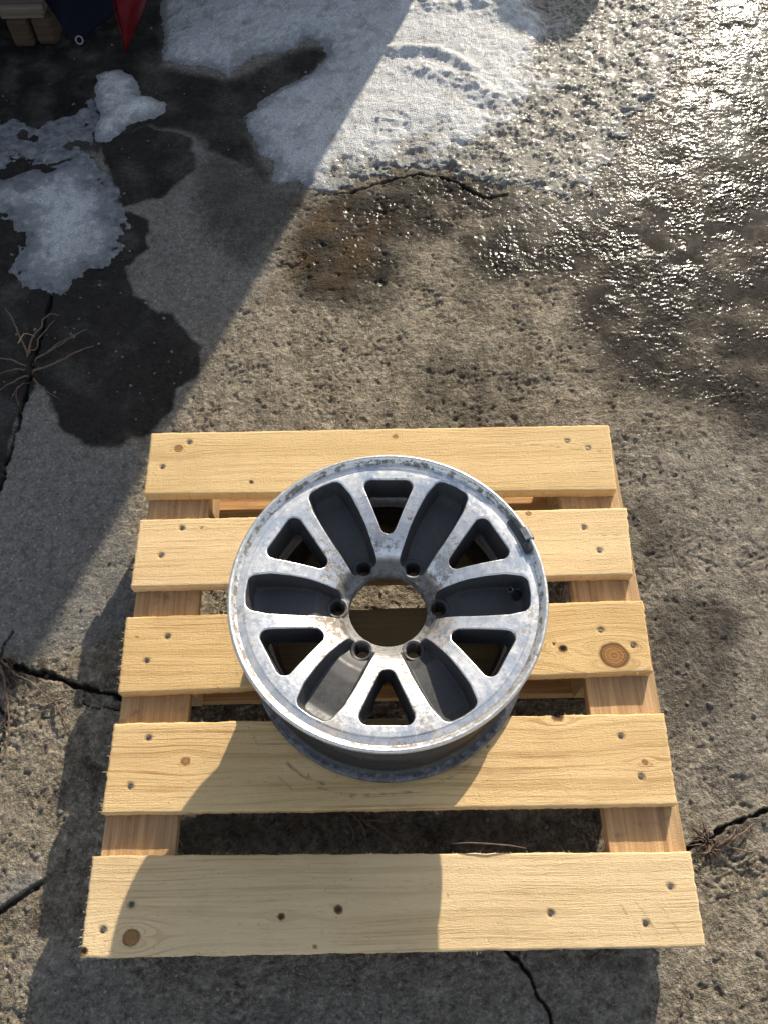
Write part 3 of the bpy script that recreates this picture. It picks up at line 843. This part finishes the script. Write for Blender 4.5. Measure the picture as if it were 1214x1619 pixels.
SL = (sx(161, 1320), sx(279, 1320)); SR = (sx(957, 1320), sx(1080, 1320))
y_back, y_front = at(600, 679, DECK)[1], at(600, 1506, DECK)[1]
z1 = DECK - TH; z0 = z1 - .022
for k, (a, b) in enumerate((SL, SR)):
    timber('stringer_board', a + .002, b, y_front + .004, y_back - .004, z0, z1 - .0015, M['stringer'], pallet, PO, axis=1, seed=k)
rows = [(y_back - .125, y_back - .006), (-.475, -.365), (y_front + .006, y_front + .13)]
for (ya, yb) in rows:
    for (a, b) in (SL, SR):
        timber('block', a + .004, b - .004, ya, yb, .0292, z0, M['stringer'], pallet, PO, seed=random.randint(0, 999))
for q, (ya, yb) in enumerate([(-.093, -.050), (-.466, -.380), (y_front + .02, y_front + .10)]):
    timber('bottom_board', SL[0] + .012, SR[1] - .013, ya, yb, .003, .0285, M['lower'], pallet, PO, jit=.003, seed=20 + q)
# ------------------------------------------------------------------ wheel
WH = .2127; WR = .2205
WC = (0.0052, -.4120, DECK + .0008)
wheel = tag(empty('wheel_rim', WC), 'corroded alloy car wheel without tyre lying flat on the pallet', 'wheel')


def tri_sdf(x, y, apex, base, hw, rad):
    """rounded triangle along +x, negative inside"""
    P = [(apex, 0), (base, hw), (base, -hw)]
    P = np.array(P); cen = P.mean(0)
    # inset triangle for rounding
    a = math.atan2(hw, base - apex)
    ins = np.array([(apex + rad / math.sin(a), 0), (base - rad, hw - rad * (1 + math.sin(a)) / math.cos(a)), (base - rad, -(hw - rad * (1 + math.sin(a)) / math.cos(a)))])
    return -sdf_poly(ins, x, y) - rad


def wheel_face():
    nr, na = 215, 1000
    r = np.linspace(.0572, .2090, nr); th = np.linspace(0, 2 * np.pi, na, endpoint=False)
    R_, T_ = np.meshgrid(r, th)
    tw = math.radians(-1.6)
    fold = (T_ - tw + np.pi / 6) % (np.pi / 3) - np.pi / 6     # angle from the nearest pocket axis
    fold2 = (T_ - tw) % (np.pi / 3) - np.pi / 6                # angle from the nearest opening axis
    def prof(xs, ys, w):
        t = np.linspace(.05, .215, 2000); p = np.interp(t, xs, ys); k = np.hanning(w); k /= k.sum()
        return np.interp(R_, t, np.convolve(np.pad(p, w // 2, mode='edge'), k, 'same')[w // 2:w // 2 + 2000])
    face = prof([.057, .066, .0735, .078, .085, .095, .105, .120, .140, .160, .180, .1925, .1995, .2003, .209],
                     [.0735, .0715, .0560, .0500, .0435, .0368, .0310, .0248, .0185, .0135, .0105, .0095, .0093, .0102, .0112], 25)
    face = face + .0010 * sstep(.1992, .2000, R_) * sstep(.2085, .2070, R_) * 0
    # pockets
    px, py = R_ * np.cos(fold), R_ * np.sin(fold)
    ins = [(.074, .0085), (.090, .0110), (.115, .0150), (.140, .0168), (.165, .0172), (.1832, .0140), (.1845, 0), (.1832, -.0140), (.165, -.0172), (.140, -.0168), (.115, -.0150), (.090, -.0110), (.074, -.0085)]
    pk = -sdf_poly(ins, px, py) - .0142
    floor = prof([.06, .084, .094, .103, .125, .150, .172, .180, .190], [.0715, .0710, .0640, .0560, .0515, .0490, .0475, .0462, .0400], 151)
    wallp = np.clip(-pk / .0088, 0, 1)
    ease = lambda t: np.where(t < .12, t * t / .24, np.where(t > .80, .74 + .1 * (1 - ((1 - t) / .2) ** 2), t - .06)) / .84
    depth = face + np.maximum(floor - face, 0) * np.clip(ease(wallp), 0, 1)
    # bolt pads and holes
    bd = np.hypot(px - .0731, py)
    pad = sstep(.0172, .0150, bd); depth = depth * (1 - pad) + pad * .0705
    depth = depth - .0012 * sstep(.0160, .0152, bd) * sstep(.0128, .0136, bd) + .005 * sstep(.0118, .0100, bd) + .030 * sstep(.0100, .0088, bd)
    # through openings
    tx, ty = R_ * np.cos(fold2), R_ * np.sin(fold2)
    tri = tri_sdf(tx, ty, .0830, .1842, .0432, .0125)
    wallt = np.clip(-tri / .0062, 0, 1)
    depth = depth + .046 * np.clip(ease(wallt), 0, 1)
    cut = np.maximum(np.clip(ease(wallp), 0, 1) * sstep(.068, .078, R_), np.clip(ease(wallt), 0, 1))
    dead = (-tri > .0070) | (bd < .0084)
    X, Y, Z = R_ * np.cos(T_), R_ * np.sin(T_), WH - depth
    idx = np.arange(na * nr).reshape(na, nr); nx_ = np.roll(idx, -1, 0)
    q = np.stack([idx[:, :-1], idx[:, 1:], nx_[:, 1:], nx_[:, :-1]], -1).reshape(-1, 4)
    q = q[~dead.ravel()[q].any(1)]
    V = np.stack([X, Y, Z], -1).reshape(-1, 3); cutv = cut.ravel()
    # wall of the bore
    b = len(V); low = V[idx[:, 0]].copy(); low[:, 2] = WH - .094
    V = np.concatenate([V, low]); cutv = np.concatenate([cutv, np.zeros(na)])
    k = np.arange(na)
    q = np.concatenate([q, np.stack([idx[:, 0], nx_[:, 0], b + (k + 1) % na, b + k], -1)])
    # thickness: a rear skin under the solid places
    return mesh_obj('wheel_face', V, q, M['alloy'], wheel, smooth=True, attrs=dict(cut=cutv))


wheel_face()
out = [(.2085, WH - .0116), (.2112, WH - .0108), (.2135, WH - .0070), (.2150, WH - .0022), (.2165, WH - .0004), (.2185, WH), (.2203, WH - .0012), (.2212, WH - .0038), (.2212, WH - .0068), (.2200, WH - .0090),
       (.2150, WH - .0104), (.2085, WH - .0125), (.2050, WH - .0180), (.2035, WH - .0260), (.2015, WH - .0420), (.1990, WH - .0470), (.1900, WH - .0560), (.1790, WH - .0700),
       (.1740, WH - .0800), (.1740, .085), (.1790, .068), (.1960, .052), (.2000, .046), (.2030, .030), (.2045, .021), (.2080, .0150), (.2150, .0120), (.2190, .0105), (.2205, .0080), (.2205, .0045),
       (.2190, .0015), (.2160, 0.0), (.2130, .0008), (.2100, .0050), (.2040, .0110), (.1985, .018), (.1955, .034), (.1900, .046), (.1730, .066), (.1690, .085), (.1690, .125), (.1850, .150), (.1950, .165), (.2000, .180), (.2050, WH - .0185)]
V, F = lathe(out, 240, closed=True)
mesh_obj('rim_barrel', V, F, M['barrel'], wheel, smooth=True, attrs=dict(outer=[1.0 if (k % len(out)) < 32 else 0.0 for k in range(len(V))]))

# valve stem in the pocket on the right
va = math.radians(1.5)
vx, vy = .1840 * math.cos(va), .1840 * math.sin(va)
V, F = lathe([(0, .0), (.0078, .0), (.0080, .002), (.0062, .005), (.0048, .009), (.0044, .016), (.0046, .017), (.0047, .0245), (.0040, .0262), (.0030, .0266), (.0026, .0255), (.0024, .020), (0, .020)], 18)
vs_o = mesh_obj('valve_stem', V, F, M['rubber'], wheel, smooth=True)
vs_o.location = (vx, vy, WH - .0440); vs_o.rotation_euler = (0, math.radians(-28), va)

# clip-on balance weight on the flange
wa0, wa1 = math.radians(15.5), math.radians(31.0)
bm = bmesh.new(); sec = [(.2040, -.0120), (.2040, -.0080), (.2060, -.0050), (.2105, -.0022), (.2146, -.0010), (.2146, -.0036), (.2105, -.0112)]
rows_ = []
for k in range(13):
    a = wa0 + (wa1 - wa0) * k / 12; sq = .86 if k in (0, 12) else 1.0
    mr, mz = .2080, -.0060
    rows_.append([bm.verts.new(((mr + (r - mr) * sq) * math.cos(a), (mr + (r - mr) * sq) * math.sin(a), WH + mz + (z - mz) * sq)) for r, z in sec])
for A, B in zip(rows_, rows_[1:]):
    for j in range(len(sec)): bm.faces.new((A[j], A[(j + 1) % len(sec)], B[(j + 1) % len(sec)], B[j]))
bm.faces.new(rows_[0]); bm.faces.new(rows_[-1][::-1])
bw = bm_obj('balance_weight', bm, M['lead'], wheel)
bm = bmesh.new(); sec = [(.2100, .0012), (.2185, .0018), (.2222, .0008), (.2242, -.0030), (.2240, -.0095), (.2222, -.0095), (.2220, -.0036), (.2205, .0000), (.2185, .0004), (.2100, -.0002)]
rows_ = []
ca0, ca1 = math.radians(19.8), math.radians(25.0)
for k in range(6):
    a = ca0 + (ca1 - ca0) * k / 5
    rows_.append([bm.verts.new((r * math.cos(a), r * math.sin(a), WH + z)) for r, z in sec])
for A, B in zip(rows_, rows_[1:]):
    for j in range(len(sec)): bm.faces.new((A[j], A[(j + 1) % len(sec)], B[(j + 1) % len(sec)], B[j]))
bm.faces.new(rows_[0]); bm.faces.new(rows_[-1][::-1])
bm_obj('clip', bm, M['clip'], bw)
cu = bpy.data.curves.new('lettering', 'FONT'); cu.body = '35'; cu.size = .0080; cu.extrude = .0003; cu.align_x = 'CENTER'; cu.align_y = 'CENTER'
tmp = bpy.data.objects.new('lettering_outline', cu); COL.objects.link(tmp)
tme = bpy.data.meshes.new_from_object(tmp.evaluated_get(bpy.context.evaluated_depsgraph_get()))
bpy.data.objects.remove(tmp)
tme.materials.clear(); tme.materials.append(M['clip'])
tx = bpy.data.objects.new('lettering', tme); COL.objects.link(tx); tx.parent = bw
a = math.radians(18.2); tx.location = (.2075 * math.cos(a), .2075 * math.sin(a), WH - .0028); tx.rotation_euler = (0, -.36, a + math.pi / 2)


# ------------------------------------------------------------------ weeds, twigs, pebbles
def gz(x, y):
    r = min(NR - 1, max(0, int(np.searchsorted(GY[:, 0], y)))); c = min(NC - 1, max(0, int(np.searchsorted(GX[r], x))))
    return float(GZ[r, c])


def stem_path(pts, lift=.004, arch=.0):
    P = [at(px, py) for px, py in pts]
    res = []
    n = len(P)
    # smooth resample
    for i in range(n - 1):
        for k in range(5):
            t = k / 5
            p0, p1, p2, p3 = P[max(i - 1, 0)], P[i], P[i + 1], P[min(i + 2, n - 1)]
            q = .5 * ((2 * p1) + (-p0 + p2) * t + (2 * p0 - 5 * p1 + 4 * p2 - p3) * t * t + (-p0 + 3 * p1 - 3 * p2 + p3) * t ** 3)
            res.append(q)
    res.append(P[-1])
    m = len(res)
    out = []
    for k, q in enumerate(res):
        s = k / (m - 1)
        out.append((q[0] + random.uniform(-.0012, .0012), q[1] + random.uniform(-.0012, .0012), gz(q[0], q[1]) + lift + arch * math.sin(math.pi * min(1, s * 1.05))))
    return out


def weed(px, py, label, stems, base_r=.012, tuft=10, group='dead weeds in the cracks'):
    c = at(px, py); org = Vector((c[0], c[1], gz(c[0], c[1])))
    root = tag(empty('dead_weed', org), label, 'weed', group)
    for pts, rad, arch in stems:
        P = [Vector(p) - org for p in stem_path(pts, .003, arch)]
        r = [rad * 1.45 * (1 - .65 * k / (len(P) - 1)) for k in range(len(P))]
        V, F = tube(P, r, 5); mesh_obj('stem', V, F, M['stem'], root, smooth=True)
    V, F = [], []
    for k in range(tuft):
        a = random.uniform(0, 6.28); l = random.uniform(.6, 2.2) * base_r; s0 = Vector((random.uniform(-1, 1) * base_r * .6, random.uniform(-1, 1) * base_r * .6, -.004))
        p1 = s0 + Vector((math.cos(a) * l * .5, math.sin(a) * l * .5, random.uniform(.006, .016))); p2 = s0 + Vector((math.cos(a) * l, math.sin(a) * l, random.uniform(.0, .010)))
        v2, f2 = tube([s0, p1, p2], [.0011, .0009, .0004], 4); b = len(V); V += v2; F += [tuple(x + b for x in f) for f in f2]
    t = mesh_obj('root_tuft', V, F, M['stem'], root, smooth=True); t['kind'] = 'stuff'
    return root


weed(48, 575, 'dark dead weed spreading its stems in the shade by the wet stain', [
    ([(50, 590), (90, 580), (130, 560), (150, 548)], .0019, .012), ([(55, 570), (95, 555), (125, 535), (140, 522)], .0016, .014),
    ([(45, 565), (60, 530), (80, 505), (95, 500)], .0018, .012), ([(45, 560), (30, 525), (18, 500), (8, 488)], .0018, .012),
    ([(42, 580), (20, 572), (-5, 568), (-20, 560)], .0016, .008), ([(45, 595), (20, 610), (-5, 622)], .0016, .008),
    ([(55, 600), (70, 618), (95, 632)], .0014, .006), ([(40, 585), (15, 590), (-15, 598)], .0015, .008), ([(48, 560), (70, 540), (88, 508)], .0015, .016),
    ([(50, 575), (80, 565), (110, 545), (118, 535)], .0012, .02), ([(45, 600), (30, 618), (20, 630)], .0010, .006), ([(30, 610), (28, 625), (35, 655)], .0009, .004)], .020, 46)
weed(14, 1062, 'brown dead weed with long runners at the left end of the wide crack', [
    ([(0, 1050), (10, 1075), (14, 1100), (18, 1125), (18, 1150), (14, 1175), (6, 1198)], .0020, .010), ([(5, 1045), (18, 1058), (35, 1072), (58, 1085), (75, 1100), (88, 1112)], .0017, .012),
    ([(72, 1120), (90, 1111), (112, 1102), (130, 1090)], .0015, .010), ([(85, 1112), (97, 1120), (103, 1140), (105, 1160)], .0014, .010), ([(88, 1110), (100, 1130), (112, 1156)], .0012, .012),
    ([(18, 1120), (8, 1140), (0, 1160)], .0012, .008), ([(16, 1105), (0, 1118), (-15, 1126)], .0014, .008), ([(0, 1042), (14, 1045), (20, 1060), (16, 1068)], .0013, .014), ([(86, 1114), (88, 1130), (80, 1148)], .0009, .004)], .016, 26)
weed(1122, 1335, 'clump of dry weed lodged in the crack right of the pallet', [
    ([(1130, 1340), (1146, 1330), (1155, 1318), (1168, 1302)], .0017, .010), ([(1135, 1342), (1152, 1330), (1175, 1314), (1192, 1300)], .0018, .008), ([(1140, 1338), (1160, 1342), (1180, 1347), (1194, 1348)], .0014, .006),
    ([(1125, 1338), (1112, 1350), (1098, 1350)], .0013, .008), ([(1120, 1335), (1116, 1345), (1108, 1355)], .0011, .006), ([(1158, 1330), (1162, 1315), (1160, 1300)], .0009, .010), ([(1185, 1305), (1180, 1322), (1174, 1330)], .0010, .006)], .018, 40)
weed(470, 1300, 'tangle of dead weed in the shade under the pallet gap', [
    ([(560, 1290), (590, 1310), (612, 1325), (640, 1345)], .0016, .014), ([(555, 1285), (575, 1310), (580, 1335)], .0014, .012), ([(545, 1290), (560, 1318), (552, 1342)], .0014, .010), ([(560, 1295), (600, 1300), (630, 1296)], .0012, .012)], .02, 16)

# loose stalks
def stalk(name, pts, r, mat, label, cat='twig', z=.003, arch=.004):
    P = stem_path(pts, z, arch); o = Vector(P[0]); P = [Vector(p) - o for p in P]
    V, F = tube(P, [r * (1 - .5 * k / (len(P) - 1)) for k in range(len(P))], 5)
    ob = mesh_obj(name, V, F, mat, None, smooth=True); ob.location = o
    tag(ob, label, cat); return ob


stalk('straw_stalk', [(36, 552), (44, 541), (50, 539), (60, 541)], .0011, M['straw'], 'pale bent straw on the dead weed in the shade', 'straw', .02, .004)
stalk('straw_stalk', [(276, 1295), (282, 1318), (290, 1338)], .0010, M['straw'], 'short straw beside the left stringer in the front gap', 'straw', .004)
stalk('straw_stalk', [(72, 262), (78, 256), (84, 250)], .0012, M['straw'], 'pale straw lying in the ice film at left', 'straw', .01)
stalk('twig', [(1064, 1619), (1072, 1600), (1077, 1580), (1082, 1572)], .0010, M['stem'], 'thin twig on the ground below the pallet corner', 'twig', .004)
# a long splinter hanging at the back edge of the front board
bp = [at(x, y, DECK + .001) for x, y in ((714, 1334), (740, 1333), (775, 1335), (805, 1337), (832, 1341))]
V, F = tube([Vector(p) - Vector(bp[0]) + Vector((0, 0, .004 * math.sin(k))) for k, p in enumerate(bp)], [.0005, .0009, .0011, .0010, .0004], 5)
spl = mesh_obj('wood_splinter', V, F, M['stem'], None, smooth=True); spl.location = Vector(bp[0]) + Vector((0, 0, .0025))
tag(spl, 'long loose sliver of wood at the back edge of the front board', 'splinter')

# loose grit: one object nobody could count
V, F = [], []
ico = bmesh.new(); bmesh.ops.create_icosphere(ico, subdivisions=1, radius=1.0)
iv = [v.co.copy() for v in ico.verts]; fi = [tuple(v.index for v in f.verts) for f in ico.faces]; ico.free()
spots = []
for px, py, r in [(70, 1065, .006), (163, 1090, .0055), (55, 1052, .007), (1122, 1318, .007), (1116, 1326, .004), (118, 520, .003), (117, 532, .005), (276, 606, .003), (1121, 1114, .006), (790, 48, .009), (1051, 318, .004), (1003, 452, .004),
                  (245, 590, .003), (430, 160, .004)]:
    c = at(px, py); spots.append((c[0], c[1], r))
for k in range(1300):
    c = at(random.uniform(-20, 1234), random.uniform(-20, 1640)); spots.append((c[0], c[1], random.choice((.0012, .0015, .0018, .002, .0024, .003, .0042))))
Gf = np.stack([GX.ravel(), GY.ravel()], -1)
for x, y, r in spots:
    z = gz(x, y); sc = Vector((random.uniform(.75, 1.3), random.uniform(.75, 1.3), random.uniform(.5, .85))); rt = Matrix.Rotation(random.uniform(0, 6.28), 3, 'Z') @ Matrix.Rotation(random.uniform(-.5, .5), 3, 'X')
    b = len(V)
    for v in iv:
        q = rt @ Vector((v.x * sc.x, v.y * sc.y, v.z * sc.z)); V.append((x + q.x * r * random.uniform(.8, 1.15), y + q.y * r * random.uniform(.8, 1.15), z + r * .25 + q.z * r))
    F += [tuple(i + b for i in f) for f in fi]
grit = mesh_obj('grit', V, F, M['stone']); tag(grit, 'loose grit and small stones scattered over the concrete', 'grit', kind='stuff')


# ------------------------------------------------------------------ things at the back left
PY = 1.455                                                    # front of the old pallet
bx1 = at_y(76, 34, PY)[0]; zt = at_y(60, 33, PY)[2]; ztop = zt + .022
zt = max(.08, zt)
old = tag(empty('wooden_pallet', (bx1 - .4, PY + .3, 0)), 'old dark pallet corner under the tarpaulin at the top left', 'pallet')
OO = (bx1 - .4, PY + .3, 0)
for k in range(4):
    y = PY + .16 * k
    timber('deck_board', bx1 - 1.0, bx1 + random.uniform(-.004, .004), y, y + .12, zt + .0225, zt + .044, M['oldwood'], old, OO, seed=50 + k)
timber('stringer_board', bx1 - .13, bx1 - .012, PY + .012, PY + .62, zt, zt + .022, M['oldwood'], old, OO, seed=60)
for k in range(3):
    y = PY + .008 + .25 * k
    timber('block', bx1 - .125, bx1 - .062, y, y + .09, .002, zt - .0006, M['shadewood'], old, OO, cham=.012, seed=70 + k)
    timber('block', bx1 - .058, bx1 + .004, y + .006, y + .09, .002, zt - .0006, M['shadewood'], old, OO, cham=.014, seed=80 + k)

# navy tarpaulin hanging over the load, with an eyelet in its corner
tarp = tag(empty('tarpaulin', (-1.0, 1.5, 0)), 'dark navy tarpaulin hanging from the load, with a metal eyelet in its corner', 'tarpaulin')
TO = Vector((-1.0, 1.5, 0))
TY = 1.425
edge = [(at_y(x, y, TY)[0], at_y(x, y, TY)[2]) for x, y in ((70, 0), (82, 22), (97, 45), (108, 62), (122, 68), (134, 66), (146, 50), (160, 44), (176, 30), (190, 6))]
V, F = [], []
nrow = 16
for j in range(nrow + 1):
    s = j / nrow
    for q, (x, z) in enumerate(edge):
        zt2 = .75; xt = -1.25 + .085 * q
        V.append((x + (xt - x) * s ** 1.4 - TO.x, TY + .035 * math.sin(q * 1.1 + 1.5 * s) * (.4 + s) + .25 * s - TO.y, max(z, .006) + (zt2 - z) * s - TO.z))
nq = len(edge)
for j in range(nrow):
    for q in range(nq - 1): F.append((j * nq + q, j * nq + q + 1, (j + 1) * nq + q + 1, (j + 1) * nq + q))
sh = mesh_obj('sheet', V, F, M['tarp'], tarp, smooth=True)
md = sh.modifiers.new('thickness', 'SOLIDIFY'); md.thickness = .002
md = sh.modifiers.new('smooth', 'SUBSURF'); md.levels = md.render_levels = 1
ec = at_y(127, 60, TY)
bm = bmesh.new(); ring = [[(.0115 + .0035 * math.cos(b)) for b in np.linspace(0, 2 * np.pi, 8, endpoint=False)]]
V, F = lathe([(.0095 + .0024 * math.cos(b), .0015 * math.sin(b)) for b in np.linspace(0, 2 * np.pi, 10, endpoint=False)], 24, True)
bm.free()
ey = mesh_obj('eyelet', V, F, mat_plain('eyelet_metal', (.16, .165, .17), .5, .4, .2, 100), tarp, smooth=True)
ey.location = Vector((ec[0], TY - .010, max(ec[2], .022))) - TO; ey.rotation_euler = (math.radians(62), 0, .1)

# red panel with a pointed lower end
RY = 1.40
Lp = [(178, -8), (182, 10), (186, 30), (191, 48), (196, 66), (199.5, 83)]
Rp = [(236, -8), (229, 12), (222, 30), (214, 50), (206.5, 68), (200.5, 84)]
red = tag(empty('red_panel', (-.7, RY, 0)), 'red plastic panel with pointed lower end, top left beside the snow', 'panel')
V, F = [], []
rowsP = []
for a, b in zip(Lp, Rp):
    A = at_y(a[0], a[1], RY); B = at_y(b[0], b[1], RY + .01)
    rowsP.append((A, B))
A0, B0 = rowsP[0]
rowsP = [(A0 + np.array([-.10, .10, .55]), B0 + np.array([.14, .10, .55]))] + rowsP
for (A, B) in rowsP:
    w = np.linalg.norm(B - A)
    for q in range(7):
        s = q / 6; p = A + (B - A) * s
        V.append((p[0] + .7, p[1] - RY - .28 * w * (1 - (2 * s - 1) ** 2) + (.01 if q == 0 else 0), max(p[2], .004)))
for j in range(len(rowsP) - 1):
    for q in range(6): F.append((j * 7 + q, (j + 1) * 7 + q, (j + 1) * 7 + q + 1, j * 7 + q + 1))
rp = mesh_obj('shell', V, F, M['red'], red, smooth=True)
md = rp.modifiers.new('thickness', 'SOLIDIFY'); md.thickness = .003
lip = [Vector((p[0][0] + .7 - .001, p[0][1] - RY + .006, max(p[0][2], .005))) for p in rowsP]
V, F = tube(lip, [.0022] * len(lip), 6); mesh_obj('rolled_edge', V, F, M['red'], red, smooth=True)

# load on the old pallet; shed and drum added out of view to cast shadows
bm = bmesh.new(); bmesh.ops.create_cube(bm, size=1.0)
for v in bm.verts: v.co = Vector((v.co.x * 1.25, v.co.y * .85, v.co.z * .9))
bmesh.ops.bevel(bm, geom=list(bm.edges), offset=.06, segments=4, affect='EDGES')
ld = bm_obj('covered_load', bm, M['tarp'], None, True); ld.location = (bx1 - .55, PY + .52, zt + .046 + .45)
tag(ld, 'tarpaulin covered load standing on the old pallet at top left', 'load')
shed = tag(empty('shade_caster_shed', (-1.6, 3.4, 0)), 'steel shed added out of view to cast the shade over the left ground', 'shed')


def box(name, x0, x1, y0, y1, z0, z1, mat, parent, org, bev=.004):
    bm = bmesh.new(); bmesh.ops.create_cube(bm, size=1.0)
    for v in bm.verts: v.co = Vector(((x0 if v.co.x < 0 else x1) - org[0], (y0 if v.co.y < 0 else y1) - org[1], (z0 if v.co.z < 0 else z1) - org[2]))
    if bev: bmesh.ops.bevel(bm, geom=list(bm.edges), offset=bev, segments=1, affect='EDGES')
    return bm_obj(name, bm, mat, parent)


edge_pt = at(490, 300)[:2]; dirn = np.array([math.sin(SUN_AZ), math.cos(SUN_AZ)])  # added shed's corner is set so its shade edge passes here
corner = edge_pt + dirn * ((2.40 - edge_pt[1]) / dirn[1])
SO = (-1.6, 3.4, 0)
box('wall', -4.2, corner[0], 2.40, 2.46, -.05, 2.3, M['steel'], shed, SO)
box('wall', corner[0] - .06, corner[0] - .0005, 2.463, 4.6, -.05, 2.3, M['steel'], shed, SO)
box('wall', -4.2, -4.14, 2.463, 4.6, -.05, 2.3, M['steel'], shed, SO)
box('roof', -4.3, corner[0] - .002, 2.36, 4.7, 2.303, 2.36, M['steel'], shed, SO)
for k in range(20):
    x = -4.1 + k * .22
    if x < corner[0] - .1: box('wall_rib', x, x + .05, 2.385, 2.3995, .02, 2.28, M['steel'], shed, SO, .002)

hd = .52; tip = at(838, 50)[:2]; run = hd / math.tan(SUN_EL)  # unseen drum, sized and placed to throw a rounded shadow tip
dc = tip + dirn * run
dr = tag(empty('shadow_caster_drum', (dc[0], dc[1] + .02, 0)), 'blue plastic drum added out of view to cast the rounded shadow on the slush', 'drum')
V, F = lathe([(0, .0), (.150, .0), (.165, .015), (.166, .16), (.172, .17), (.172, .19), (.166, .20), (.166, .34), (.172, .35), (.172, .37), (.166, .38), (.165, .45), (.145, .50), (.10, hd), (0, hd)], 40)
mesh_obj('drum_body', V, F, M['drum'], dr, smooth=True)
V, F = lathe([(0, hd + .02), (.026, hd + .02), (.028, hd + .016), (.028, hd - .002), (0, hd - .002)], 20)
lid = mesh_obj('cap', V, F, M['rubber'], dr, smooth=True); lid.location = (.05, 0, 0)
